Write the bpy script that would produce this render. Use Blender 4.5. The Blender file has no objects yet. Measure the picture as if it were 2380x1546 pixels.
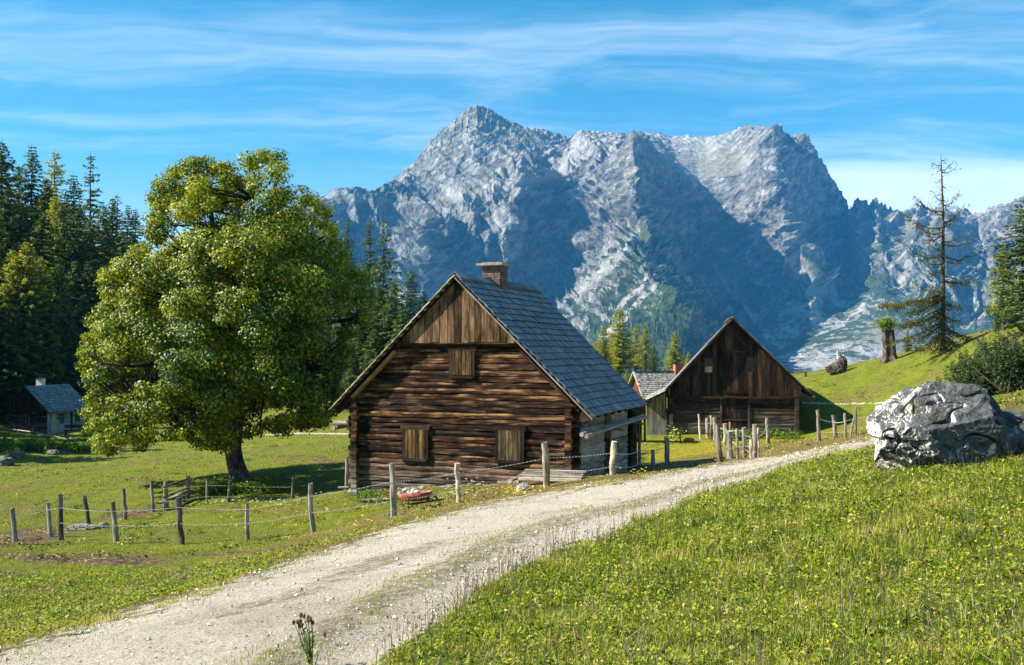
import bpy, math
import numpy as np
from mathutils import Vector, Matrix
rng = np.random.default_rng(7)
R = math.radians
scene = bpy.context.scene
COL = scene.collection

# ------------------------------------------------------------------ camera
QW, QH, F = 2380.0, 1546.0, 2314.0          # picture grid used for measuring (photo scaled to 2380 wide)
PITCH = math.atan(47.0 / F)
cam = bpy.data.cameras.new('camera'); cam.lens = 35.0; cam.sensor_width = 36.0
cam.clip_start = 0.1; cam.clip_end = 40000
camo = bpy.data.objects.new('camera', cam); COL.objects.link(camo)
camo.rotation_euler = (R(90) + PITCH, 0, 0); camo.location = (0, 0, 0)
scene.camera = camo

# ------------------------------------------------------------------ sun, sky, exposure
SUN_EL = R(39.0)
SUN_H = np.array([-0.9995, -0.03])            # horizontal direction towards the sun
SDIR = Vector((SUN_H[0] * math.cos(SUN_EL), SUN_H[1] * math.cos(SUN_EL), math.sin(SUN_EL)))
sun = bpy.data.lights.new('sun', 'SUN'); sun.energy = 5.0; sun.angle = R(0.53); sun.color = (1.0, 0.93, 0.82)
suno = bpy.data.objects.new('sun', sun); COL.objects.link(suno)
suno.rotation_euler = SDIR.to_track_quat('Z', 'Y').to_euler()
scene.view_settings.view_transform = 'Standard'; scene.view_settings.look = 'None'
scene.view_settings.exposure = 1.55; scene.view_settings.gamma = 1.0
scene.render.engine = 'CYCLES'
scene.cycles.max_bounces = 5; scene.cycles.diffuse_bounces = 3; scene.cycles.transmission_bounces = 3
scene.cycles.volume_bounces = 0; scene.cycles.transparent_max_bounces = 6
scene.cycles.use_denoising = True

# ------------------------------------------------------------------ node helper
class NT:
    def __init__(s, tree):
        s.t = tree; s.N = tree.nodes; s.L = tree.links
    def n(s, typ, ins=None, **kw):
        d = s.N.new(typ)
        for k, v in kw.items(): setattr(d, k, v)
        if ins:
            for k, v in ins.items():
                sock = d.inputs[k]
                if hasattr(v, 'links') or isinstance(v, bpy.types.NodeSocket): s.L.new(v, sock)
                else: sock.default_value = v
        return d
    def noise(s, scale, detail=4, rough=0.55, vec=None, dist=0.0, out='Fac', **kw):
        ins = {'Scale': scale, 'Detail': detail, 'Roughness': rough, 'Distortion': dist}
        if vec is not None: ins['Vector'] = vec
        return s.n('ShaderNodeTexNoise', ins, **kw).outputs[out]
    def vor(s, scale, vec=None, out='Distance', rnd=1.0, **kw):
        ins = {'Scale': scale, 'Randomness': rnd}
        if vec is not None: ins['Vector'] = vec
        return s.n('ShaderNodeTexVoronoi', ins, **kw).outputs[out]
    def ramp(s, fac, stops, interp='LINEAR'):
        d = s.n('ShaderNodeValToRGB', {'Fac': fac}); cr = d.color_ramp; cr.interpolation = interp
        while len(cr.elements) < len(stops): cr.elements.new(0.5)
        for e, (p, c) in zip(cr.elements, stops):
            e.position = p
            e.color = (c, c, c, 1) if isinstance(c, (int, float)) else (*c, 1)
        return d.outputs['Color']
    def mix(s, fac, a, b, typ='MIX'):
        d = s.n('ShaderNodeMix', data_type='RGBA', blend_type=typ)
        for idx, v in ((0, fac), (6, a), (7, b)):
            if isinstance(v, bpy.types.NodeSocket): s.L.new(v, d.inputs[idx])
            elif isinstance(v, tuple): d.inputs[idx].default_value = (*v, 1) if len(v) == 3 else v
            else: d.inputs[idx].default_value = v
        return d.outputs[2]
    def math(s, op, a, b=None, c=None, clamp=False):
        d = s.n('ShaderNodeMath', operation=op, use_clamp=clamp)
        for i, v in enumerate((a, b, c)):
            if v is None: continue
            if isinstance(v, bpy.types.NodeSocket): s.L.new(v, d.inputs[i])
            else: d.inputs[i].default_value = v
        return d.outputs[0]
    def vmath(s, op, a, b=None):
        d = s.n('ShaderNodeVectorMath', operation=op)
        for i, v in enumerate((a, b)):
            if v is None: continue
            if isinstance(v, bpy.types.NodeSocket): s.L.new(v, d.inputs[i])
            else: d.inputs[i].default_value = v
        return d.outputs[0]
    def sep(s, v):
        return s.n('ShaderNodeSeparateXYZ', {'Vector': v}).outputs
    def comb(s, x, y, z):
        return s.n('ShaderNodeCombineXYZ', {'X': x, 'Y': y, 'Z': z}).outputs[0]
    def attr(s, name, out='Fac'):
        return s.n('ShaderNodeAttribute', attribute_name=name).outputs[out]
    def mr(s, v, a, b, c=0.0, d=1.0, smooth=True):
        m = s.n('ShaderNodeMapRange', {'Value': v, 'From Min': a, 'From Max': b, 'To Min': c, 'To Max': d})
        if smooth: m.interpolation_type = 'SMOOTHSTEP'
        return m.outputs[0]
    def bump(s, h, strength=0.5, dist=0.02, normal=None):
        ins = {'Height': h, 'Strength': strength, 'Distance': dist}
        if normal is not None: ins['Normal'] = normal
        return s.n('ShaderNodeBump', ins).outputs[0]

def material(name, rough=0.85, spec=0.25):
    m = bpy.data.materials.new(name); m.use_nodes = True
    h = NT(m.node_tree); b = m.node_tree.nodes['Principled BSDF']
    b.inputs['Roughness'].default_value = rough
    b.inputs['Specular IOR Level'].default_value = spec
    h.b = b; h.m = m
    return h
def setc(h, color, normal=None, rough=None):
    if isinstance(color, bpy.types.NodeSocket): h.L.new(color, h.b.inputs['Base Color'])
    else: h.b.inputs['Base Color'].default_value = (*color, 1)
    if normal is not None: h.L.new(normal, h.b.inputs['Normal'])
    if rough is not None: h.L.new(rough, h.b.inputs['Roughness'])
    return h.m

# ------------------------------------------------------------------ world: Nishita sky with thin cirrus
world = bpy.data.worlds.new('World'); scene.world = world; world.use_nodes = True
W = NT(world.node_tree)
for n in list(W.N): W.N.remove(n)
sky = W.n('ShaderNodeTexSky', sky_type='NISHITA'); sky.sun_disc = False
sky.sun_elevation = SUN_EL; sky.sun_rotation = math.atan2(SUN_H[0], SUN_H[1])
sky.air_density = 1.0; sky.dust_density = 0.3; sky.ozone_density = 2.2; sky.altitude = 1300
hsv = W.n('ShaderNodeHueSaturation', {'Hue': 0.476, 'Saturation': 1.38, 'Value': 1.04, 'Color': sky.outputs[0]}).outputs[0]
dirv = W.n('ShaderNodeTexCoord').outputs['Generated']
sx, sy, sz = W.sep(dirv)
zz = W.math('ADD', W.math('MAXIMUM', sz, 0.0), 0.10)
pu = W.math('DIVIDE', sx, zz); pv = W.math('DIVIDE', sy, zz)
pr = W.comb(pu, pv, 0.0)
rot = W.n('ShaderNodeMapping', {'Vector': pr, 'Rotation': (0, 0, R(-38)), 'Scale': (0.40, 1.7, 1.0)}).outputs[0]
warp = W.vmath('ADD', rot, W.vmath('MULTIPLY', W.vmath('SUBTRACT', W.noise(1.1, 3, vec=pr, out='Color'), (0.5, 0.5, 0.5)), (0.9, 0.55, 0)))
c1 = W.noise(1.35, 10, 0.66, vec=warp, dist=0.22)
c2 = W.noise(0.33, 3, 0.5, vec=pr)
cm = W.math('MULTIPLY', W.mr(c1, 0.40, 0.80), W.mr(c2, 0.24, 0.50))
# a denser low band of cloud to the right near the horizon
az = W.math('DIVIDE', sx, W.math('MAXIMUM', sy, 0.05))
elv = W.math('DIVIDE', sz, W.math('MAXIMUM', sy, 0.05))
bandn = W.noise(2.2, 6, 0.6, vec=W.comb(W.math('MULTIPLY', az, 1.0), W.math('MULTIPLY', elv, 9.0), 3.0), dist=0.5)
eln = W.math('ADD', elv, W.math('MULTIPLY', W.math('SUBTRACT', bandn, 0.5), 0.09))
band = W.math('MULTIPLY', W.mr(eln, 0.205, 0.170), W.mr(az, 0.12, 0.36))
band = W.math('MULTIPLY', band, W.mr(bandn, 0.22, 0.52, 0.55, 1.0))
low = W.math('MULTIPLY', W.mr(elv, 0.22, 0.06), 0.35)
cloud = W.math('MAXIMUM', W.math('MULTIPLY', cm, 0.46), W.math('MULTIPLY', band, 0.85))
cloud = W.math('MAXIMUM', cloud, low)
skyc = W.mix(cloud, hsv, (8.2, 9.0, 9.6))
bg = W.n('ShaderNodeBackground', {'Color': skyc, 'Strength': 0.056})
out = W.n('ShaderNodeOutputWorld'); W.L.new(bg.outputs[0], out.inputs[0])

# ------------------------------------------------------------------ numpy noise
def _hash(ix, iy, iz, seed):
    h = (ix.astype(np.int64) * 374761393 + iy.astype(np.int64) * 668265263 + iz.astype(np.int64) * 2147483647 + seed * 974711) & 0xFFFFFFFF
    h = ((h ^ (h >> 13)) * 1274126177) & 0xFFFFFFFF
    h = ((h ^ (h >> 16)) * 2246822519) & 0xFFFFFFFF
    return ((h ^ (h >> 15)) & 0xFFFFFF) / float(0xFFFFFF)
def vnoise(x, y, z=None, seed=0):
    """smooth gradient noise, about -1..1"""
    x = np.asarray(x, float); y = np.asarray(y, float)
    z = np.zeros_like(x) if z is None else np.asarray(z, float)
    xi = np.floor(x); yi = np.floor(y); zi = np.floor(z)
    fx, fy, fz = x - xi, y - yi, z - zi
    ux, uy, uz = (f * f * f * (f * (f * 6 - 15) + 10) for f in (fx, fy, fz))
    flat = not np.any(fz)
    res = []
    for dz in ((0,) if flat else (0, 1)):
        a = []
        for dy in (0, 1):
            for dx in (0, 1):
                h = _hash(xi + dx, yi + dy, zi + dz, seed) * 2 * np.pi
                h2 = _hash(xi + dx, yi + dy, zi + dz, seed + 57) * 2 - 1
                if flat: g = np.cos(h) * (fx - dx) + np.sin(h) * (fy - dy)
                else:
                    s = np.sqrt(1 - h2 * h2)
                    g = s * np.cos(h) * (fx - dx) + s * np.sin(h) * (fy - dy) + h2 * (fz - dz)
                a.append(g)
        b0 = a[0] + (a[1] - a[0]) * ux; b1 = a[2] + (a[3] - a[2]) * ux
        res.append(b0 + (b1 - b0) * uy)
    v = res[0] if flat else res[0] + (res[1] - res[0]) * uz
    return v * 1.5
def fbm(x, y, z=None, oct=5, lac=2.03, gain=0.5, seed=0, ridged=False):
    t = 0; a = 1.0; s = 0
    w = 1.0
    for i in range(oct):
        n = vnoise(x * lac ** i + 13.7 * i, y * lac ** i - 7.1 * i, None if z is None else z * lac ** i + 3.3 * i, seed + i)
        if ridged:
            n = 1 - np.abs(n) * 1.6; n = n * n * np.sign(n); n = n * w; w = np.clip(n * 1.6, 0, 1)
        t = t + n * a; s += a; a *= gain
    return t / s

# ------------------------------------------------------------------ picture rays
def ray(qx, qy):
    X = (np.asarray(qx, float) - QW / 2) / F; Z = (QH / 2 - np.asarray(qy, float)) / F
    dy = math.cos(PITCH) - Z * math.sin(PITCH); dz = math.sin(PITCH) + Z * math.cos(PITCH)
    return X / dy, dz / dy                     # x and z per metre of forward depth
def at(qx, qy, D):
    a, b = ray(qx, qy); return np.array([a * D, D, b * D])
def toq(x, y, z):
    c, s = math.cos(PITCH), math.sin(PITCH)
    yy = y * c + z * s; zc = -y * s + z * c
    yy = np.where(yy < 0.05, 0.05, yy)
    return QW / 2 + x / yy * F, QH / 2 - zc / yy * F

# ------------------------------------------------------------------ mesh builder
class MB:
    """collects vertices, quads/tris and a per-vertex grain vector (along, across, random) and tint colour"""
    def __init__(s): s.v = []; s.f3 = []; s.f4 = []; s.g = []; s.n = 0; s.fn = []
    def add(s, v, f, g=None):
        v = np.asarray(v, float).reshape(-1, 3); f = np.asarray(f, int)
        if f.size == 0: return
        (s.f4 if f.shape[1] == 4 else s.f3).append(f + s.n)
        s.v.append(v)
        g = np.zeros((len(v), 3)) if g is None else np.broadcast_to(np.asarray(g, float), (len(v), 3))
        s.g.append(g); s.n += len(v)
    def add2(s, v, quads, tris, g=None):
        n0 = s.n
        v = np.asarray(v, float).reshape(-1, 3)
        s.v.append(v); s.g.append(np.zeros((len(v), 3)) if g is None else np.broadcast_to(np.asarray(g, float), (len(v), 3)))
        if len(quads): s.f4.append(np.asarray(quads, int) + n0)
        if len(tris): s.f3.append(np.asarray(tris, int) + n0)
        s.n += len(v)
    # a beam of rounded section from a to b; wobble bends it a little
    def beam(s, a, b, w, h=None, up=(0, 0, 1), n=8, seg=None, round_=0.5, wob=0.0, taper=1.0, cap=True, rnd=None, jit=0.0):
        h = w if h is None else h
        a = np.asarray(a, float); b = np.asarray(b, float); d = b - a; L = np.linalg.norm(d)
        if L < 1e-6: return
        d = d / L; up = np.asarray(up, float)
        if abs(np.dot(d, up)) > 0.95: up = np.array([1.0, 0, 0]) if abs(d[0]) < 0.9 else np.array([0, 1.0, 0])
        sx = np.cross(d, up); sx /= np.linalg.norm(sx); sz = np.cross(sx, d)
        seg = seg or max(1, int(L / 0.6) if wob or jit else 1)
        t = np.linspace(0, 1, seg + 1)
        if n == 4:
            prof = np.array([[-.5, -.5], [.5, -.5], [.5, .5], [-.5, .5]])
        else:
            an = (np.arange(n) + 0.5) / n * 2 * np.pi
            c, si = np.cos(an), np.sin(an); e = 1 - round_ * 0.0
            p = 2 + (1 - round_) * 5
            k = (np.abs(c) ** p + np.abs(si) ** p) ** (-1 / p)
            prof = np.stack([c * k, si * k], 1) * 0.5
        rnd = rng.random() if rnd is None else rnd
        sc = 1 + (taper - 1) * t
        off = np.zeros((seg + 1, 2))
        if wob: off = rng.normal(0, wob, (seg + 1, 2)); off[0] *= .4; off[-1] *= .4
        P = a + d * (t * L)[:, None] + sx * off[:, :1] + sz * off[:, 1:]
        js = 1 + (rng.normal(0, jit, (seg + 1, len(prof), 1)) if jit else 0)
        ring = P[:, None, :] + (prof[None, :, :1] * w * sc[:, None, None]) * js * sx + (prof[None, :, 1:] * h * sc[:, None, None]) * js * sz
        m = len(prof)
        V = ring.reshape(-1, 3)
        i = np.arange(seg)[:, None] * m + np.arange(m)[None]; j = np.arange(seg)[:, None] * m + (np.arange(m)[None] + 1) % m
        Q = np.stack([i, j, j + m, i + m], -1).reshape(-1, 4)
        G = np.zeros((seg + 1, m, 3)); G[..., 0] = (t * L)[:, None] + rnd * 7.3; G[..., 1] = (np.arange(m) / m * (w + h))[None]; G[..., 2] = rnd
        s.add(V, Q, G.reshape(-1, 3))
        if cap:
            for k, flip in ((0, True), (seg, False)):
                c = P[k]; VV = np.vstack([ring[k], c]); idx = np.arange(m)
                T = np.stack([idx, (idx + 1) % m, np.full(m, m)], 1)
                if flip: T = T[:, ::-1]
                GG = np.zeros((m + 1, 3)); GG[:, 2] = rnd; GG[:m, 0] = prof[:, 0] * w; GG[:m, 1] = prof[:, 1] * h + 0.0
                s.add(VV, T, GG)
    def box(s, c, size, rot=0.0, rnd=None, axes=None):
        """box centred at c, size (x,y,z); grain runs along the longest side"""
        c = np.asarray(c, float); hx, hy, hz = np.asarray(size, float) / 2
        V = np.array([[x, y, z] for z in (-hz, hz) for y in (-hy, hy) for x in (-hx, hx)])
        rnd = rng.random() if rnd is None else rnd
        ax = int(np.argmax(size)); oth = [k for k in range(3) if k != ax]
        G = np.stack([V[:, ax] + rnd * 7.3, V[:, oth[0]] + V[:, oth[1]], np.full(8, rnd)], 1)
        if axes is not None: V = V @ np.asarray(axes, float)
        elif rot:
            cc, ss = math.cos(rot), math.sin(rot); V = V @ np.array([[cc, ss, 0], [-ss, cc, 0], [0, 0, 1]])
        s.add(V + c, [[0, 2, 3, 1], [4, 5, 7, 6], [0, 1, 5, 4], [2, 6, 7, 3], [0, 4, 6, 2], [1, 3, 7, 5]], G)
    def tube(s, pts, rad, n=8, rnd=None, cap=True, jit=0.0):
        """tapered tube through points"""
        pts = np.asarray(pts, float); rad = np.broadcast_to(np.asarray(rad, float), (len(pts),))
        tang = np.gradient(pts, axis=0); tang /= np.maximum(np.linalg.norm(tang, axis=1, keepdims=True), 1e-9)
        ref = np.array([0.13, 0.21, 0.97]) if abs(tang[0, 2]) < 0.8 else np.array([0.97, 0.2, 0.1])
        sx = np.cross(tang, ref); sx /= np.maximum(np.linalg.norm(sx, axis=1, keepdims=True), 1e-9); sz = np.cross(sx, tang)
        an = np.arange(n) / n * 2 * np.pi
        rr = rad[:, None, None] * (1 + (rng.normal(0, jit, (len(pts), n, 1)) if jit else 0))
        ring = pts[:, None] + rr * (np.cos(an)[None, :, None] * sx[:, None] + np.sin(an)[None, :, None] * sz[:, None])
        m = n; seg = len(pts) - 1
        i = np.arange(seg)[:, None] * m + np.arange(m)[None]; j = np.arange(seg)[:, None] * m + (np.arange(m)[None] + 1) % m
        Q = np.stack([i, j, j + m, i + m], -1).reshape(-1, 4)
        rnd = rng.random() if rnd is None else rnd
        Ls = np.concatenate([[0], np.cumsum(np.linalg.norm(np.diff(pts, axis=0), axis=1))])
        G = np.zeros((len(pts), m, 3)); G[..., 0] = Ls[:, None] + rnd * 5; G[..., 1] = an[None] * rad[:, None]; G[..., 2] = rnd
        s.add(ring.reshape(-1, 3), Q, G.reshape(-1, 3))
        if cap:
            for k, flip in ((0, True), (seg, False)):
                VV = np.vstack([ring[k], pts[k]]); idx = np.arange(m)
                T = np.stack([idx, (idx + 1) % m, np.full(m, m)], 1)
                s.add(VV, T[:, ::-1] if flip else T, [0, 0, rnd])
    def mesh(s, name, mats, smooth=False, matidx=None):
        me = bpy.data.meshes.new(name)
        V = np.concatenate(s.v); G = np.concatenate(s.g)
        f4 = np.concatenate(s.f4) if s.f4 else np.zeros((0, 4), int); f3 = np.concatenate(s.f3) if s.f3 else np.zeros((0, 3), int)
        me.vertices.add(len(V)); me.vertices.foreach_set('co', V.astype(np.float32).ravel())
        nl = len(f4) * 4 + len(f3) * 3
        me.loops.add(nl); me.loops.foreach_set('vertex_index', np.concatenate([f4.ravel(), f3.ravel()]).astype(np.int32))
        me.polygons.add(len(f4) + len(f3))
        st = np.concatenate([np.arange(len(f4)) * 4, len(f4) * 4 + np.arange(len(f3)) * 3]).astype(np.int32)
        me.polygons.foreach_set('loop_start', st)
        me.polygons.foreach_set('use_smooth', np.full(len(st), smooth))
        a = me.attributes.new('gr', 'FLOAT_VECTOR', 'POINT'); a.data.foreach_set('vector', G.astype(np.float32).ravel())
        for m in (mats if isinstance(mats, (list, tuple)) else [mats]): me.materials.append(m)
        me.update(calc_edges=True)
        return me

def tag(o, label=None, cat=None, group=None, kind=None):
    if label: o['label'] = label
    if cat: o['category'] = cat
    if group: o['group'] = group
    if kind: o['kind'] = kind
    return o
def ob(name, mb, mat, parent=None, smooth=False, label=None, cat=None, group=None, kind=None):
    me = mb.mesh(name, mat, smooth) if isinstance(mb, MB) else mb
    o = bpy.data.objects.new(name, me); COL.objects.link(o)
    if parent is not None: o.parent = parent
    return tag(o, label, cat, group, kind)
def empty(name, loc, rz=0.0, label=None, cat=None, group=None):
    o = bpy.data.objects.new(name, None); COL.objects.link(o)
    o.location = [float(c) for c in loc]; o.rotation_euler = (0, 0, rz); o.empty_display_size = 0.2
    return tag(o, label, cat, group)
def copy_tree(src, loc, rz=0.0, scale=None, label=None, group=None):
    r = src.copy(); COL.objects.link(r); r.location = [float(c) for c in loc]; r.rotation_euler = (0, 0, rz)
    if scale is not None: r.scale = scale
    if label: r['label'] = label
    if group: r['group'] = group
    for ch in src.children:
        c = ch.copy(); COL.objects.link(c); c.parent = r
        for g in ch.children:
            d = g.copy(); COL.objects.link(d); d.parent = c
    return r
def on(k): return True
# ------------------------------------------------------------------ terrain height from surveyed points
CP = [  # picture x, picture y, forward distance
 (-500,1546,11),(0,1546,9.3),(500,1546,8.3),(900,1546,7.7),(1200,1546,7.2),(1600,1546,6.5),(2000,1546,5.9),(2380,1546,5.5),(2900,1546,5.2),
 (500,1400,11.3),(900,1280,15),(1300,1180,21),(1700,1085,30.5),(2000,1035,39),
 (2000,1300,9.5),(2380,1300,8.3),(1600,1300,11),(1150,1400,9.8),(1700,1150,16.5),(2000,1110,15),(2200,1110,13.5),(2380,1100,12.5),(2900,1100,12),
 (-400,1400,17),(0,1400,17.5),(250,1400,15.5),(400,1350,19),(0,1480,12),(700,1290,19.5),(1000,1205,21.5),
 (30,1263,29.3),(265,1260,29),(420,1262,28.5),(575,1255,28),(725,1238,27.3),(913,1198,26),(1065,1172,28),(1270,1130,30),(1425,1105,31.5),
 (-400,1280,30),(205,1228,34),(290,1208,37),(353,1188,39),(480,1170,40),(680,1160,39.5),(805,1152,36.5),
 (300,1120,49),(100,1105,54),(560,1125,45),(750,1090,48),(700,1030,68),(790,1000,80),(0,1062,66),(200,1070,66),(-500,1060,66),
 (110,1012,98),(200,1003,99),(0,1000,96),(-500,960,96),(60,930,122),(300,930,122),(640,907,130),(850,906,130),
 (50,760,170),(280,800,170),(-400,700,170),(50,640,230),(300,740,230),(-400,560,240),(500,830,230),(750,868,220),
 (0,520,330),(300,660,340),(-500,440,340),(550,800,340),
 (1325,1114,32.7),(830,1150,35.6),(1468,1094,39.5),(1050,1110,38),
 (1550,1085,36),(1672,1073,37),(1765,1062,38.5),(1783,1032,48),(1660,1030,50),(1560,1028,57),(1865,1012,60),(1710,1013,61),
 (1900,1023,46),(1990,1014,46),(2040,995,48),(1880,937,66),(2040,937,62),(2200,925,52),
 (1850,874,78),(1945,863,74),(2050,841,70),(2190,821,64),(2260,806,60),(2380,780,52),(2900,700,45),
 (1850,905,105),(2050,890,105),(2200,875,105),(2380,850,105),(2900,780,100),
 (2200,900,45),(2300,908,33),(2380,940,25),(2900,920,22),(1500,935,75),(1300,905,92),(1450,880,112),(1600,882,112),(1050,900,120),
]
pts = [];
for qx, qy, D in CP:
    p = at(qx, qy, D); pts.append((p[0], p[1], p[2]))
pts += [(r * math.sin(a), r * math.cos(a), z) for a in (-1.2, -.6, 0, .6, 1.2, 2, 3, 4, 5) for r, z in ((2.0, -1.72),)]
pts += [(12 * math.sin(a), 12 * math.cos(a), z) for a, z in ((1.4, -1.2), (2.2, -.8), (3.1, -1), (4.0, -2), (4.8, -3))]
pts += [(90 * math.sin(a), 90 * math.cos(a), z) for a, z in ((1.2, 6), (2.2, 6), (3.1, 0), (4.0, -6), (5.0, -8))]
for D, zs in ((500, (70, 45, 10, -20, -30, -30, -25, -15, 0)), (1000, (60, 30, 0, -45, -60, -65, -60, -50, -30)), (1900, (20, 0, -40, -90, -100, -100, -100, -95, -80))):
    for tx, z in zip((-.8, -.5, -.3, -.1, 0, .1, .25, .4, .8), zs): pts.append((tx * D, D, z))
pts = np.array(pts)
def tuv(x, y):
    r = np.hypot(x, y); a = np.arctan2(x, y)
    lr = np.log(np.maximum(r, 1.2)); 
    return a * 2.2, lr * 1.6
def wrapd(d): return d
A0, L0 = tuv(pts[:, 0], pts[:, 1])
RR0 = np.hypot(pts[:, 0], pts[:, 1])
TARGET = pts[:, 2] / np.maximum(RR0, 4) ** 0.5
def _phi(d2): return np.where(d2 > 1e-12, 0.5 * d2 * np.log(np.maximum(d2, 1e-12)), 0)
n0 = len(pts)
K = _phi((A0[:, None] - A0[None]) ** 2 + (L0[:, None] - L0[None]) ** 2) + np.eye(n0) * 0.004
Pm = np.stack([np.ones(n0), A0, L0], 1)
Mx = np.block([[K, Pm], [Pm.T, np.zeros((3, 3))]])
SOL = np.linalg.solve(Mx, np.concatenate([TARGET, np.zeros(3)]))
def ground_z(x, y, detail=True):
    x = np.atleast_1d(np.asarray(x, float)); y = np.atleast_1d(np.asarray(y, float)); shp = x.shape
    x = x.ravel(); y = y.ravel(); out = np.empty(len(x))
    for i in range(0, len(x), 60000):
        a, l = tuv(x[i:i+60000], y[i:i+60000])
        k = _phi((a[:, None] - A0[None]) ** 2 + (l[:, None] - L0[None]) ** 2)
        out[i:i+60000] = (k @ SOL[:n0] + SOL[n0] + SOL[n0+1] * a + SOL[n0+2] * l)
    r = np.hypot(x, y)
    z = out * np.maximum(r, 4) ** 0.5
    if detail:
        amp = np.clip(r / 30, 0.3, 1.4)
        z = z + 0.05 * amp * vnoise(x / 2.6, y / 2.6, seed=3) + 0.025 * np.clip(r / 20, .35, 1) * vnoise(x / .8, y / .8, seed=4) + 0.10 * np.clip((r - 12) / 40, 0, 2) * vnoise(x / 9, y / 9, seed=5)
    return z.reshape(shp)
def hit(qx, qy, d0=4.0, d1=300.0):
    """where the picture ray meets the ground"""
    a, b = ray(qx, qy)
    D = np.exp(np.linspace(math.log(d0), math.log(d1), 900))
    g = ground_z(a * D, D) - b * D
    i = np.argmax(g > 0)
    if not g[i] > 0: i = len(D) - 1
    if i > 0:
        t = -g[i-1] / (g[i] - g[i-1] + 1e-12); Dh = D[i-1] + (D[i] - D[i-1]) * np.clip(t, 0, 1)
    else: Dh = D[0]
    return np.array([a * Dh, Dh, float(ground_z(a * Dh, Dh)[0])])
def gz(x, y): return float(ground_z(x, y)[0])

UP = np.array([(-900,1760),(-200,1570),(0,1512),(150,1470),(300,1425),(500,1365),(640,1320),(800,1265),(900,1232),(1000,1205),(1100,1180),(1200,1157),(1350,1132),(1500,1112),(1600,1092),(1700,1077),(1800,1061),(1900,1045),(2040,1018),(2200,1000),(2380,985)], float)
LO = np.array([(-900,2600),(300,2100),(700,1700),(900,1530),(1000,1462),(1100,1388),(1180,1335),(1300,1278),(1400,1245),(1500,1207),(1560,1180),(1620,1148),(1750,1118),(1800,1095),(1900,1064),(2040,1032),(2200,1012),(2380,997)], float)
def road_sd(x, y, z):
    """about how many metres inside the road a ground point lies (negative outside)"""
    qx, qy = toq(x, y, z)
    u = np.interp(qx, UP[:, 0], UP[:, 1]); l = np.interp(qx, LO[:, 0], LO[:, 1])
    D = np.maximum(y, 1.0)
    k = D / F * 2.6
    a = (qy - u) * k; b = (l - qy) * k * 1.0
    sd = np.minimum(a, b)
    t = (qy - u) / np.maximum(l - u, 1)
    sd = np.where((y < 2.0) | (y > 60), -9.0, sd)
    # the small far track across the hillside, and a pale track beyond the maple
    def band(lo, hi, yc, hw, dmin, dmax):
        e = np.minimum(np.minimum(qx - lo, hi - qx) / 30, 1)
        m = (hw - np.abs(qy - np.interp(qx, *yc))) * D / F * 8
        return np.where((y > dmin) & (y < dmax), np.where(e > 0, m, -9.0), -9.0)
    sd = np.maximum(sd, band(1860, 2480, ([1860, 1950, 2040, 2500], [936, 939, 937, 930]), 1.5, 45, 90))
    sd = np.maximum(sd, band(600, 830, ([600, 700, 830], [1012, 1007, 1009]), 1.3, 60, 110))
    return sd, t

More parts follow.
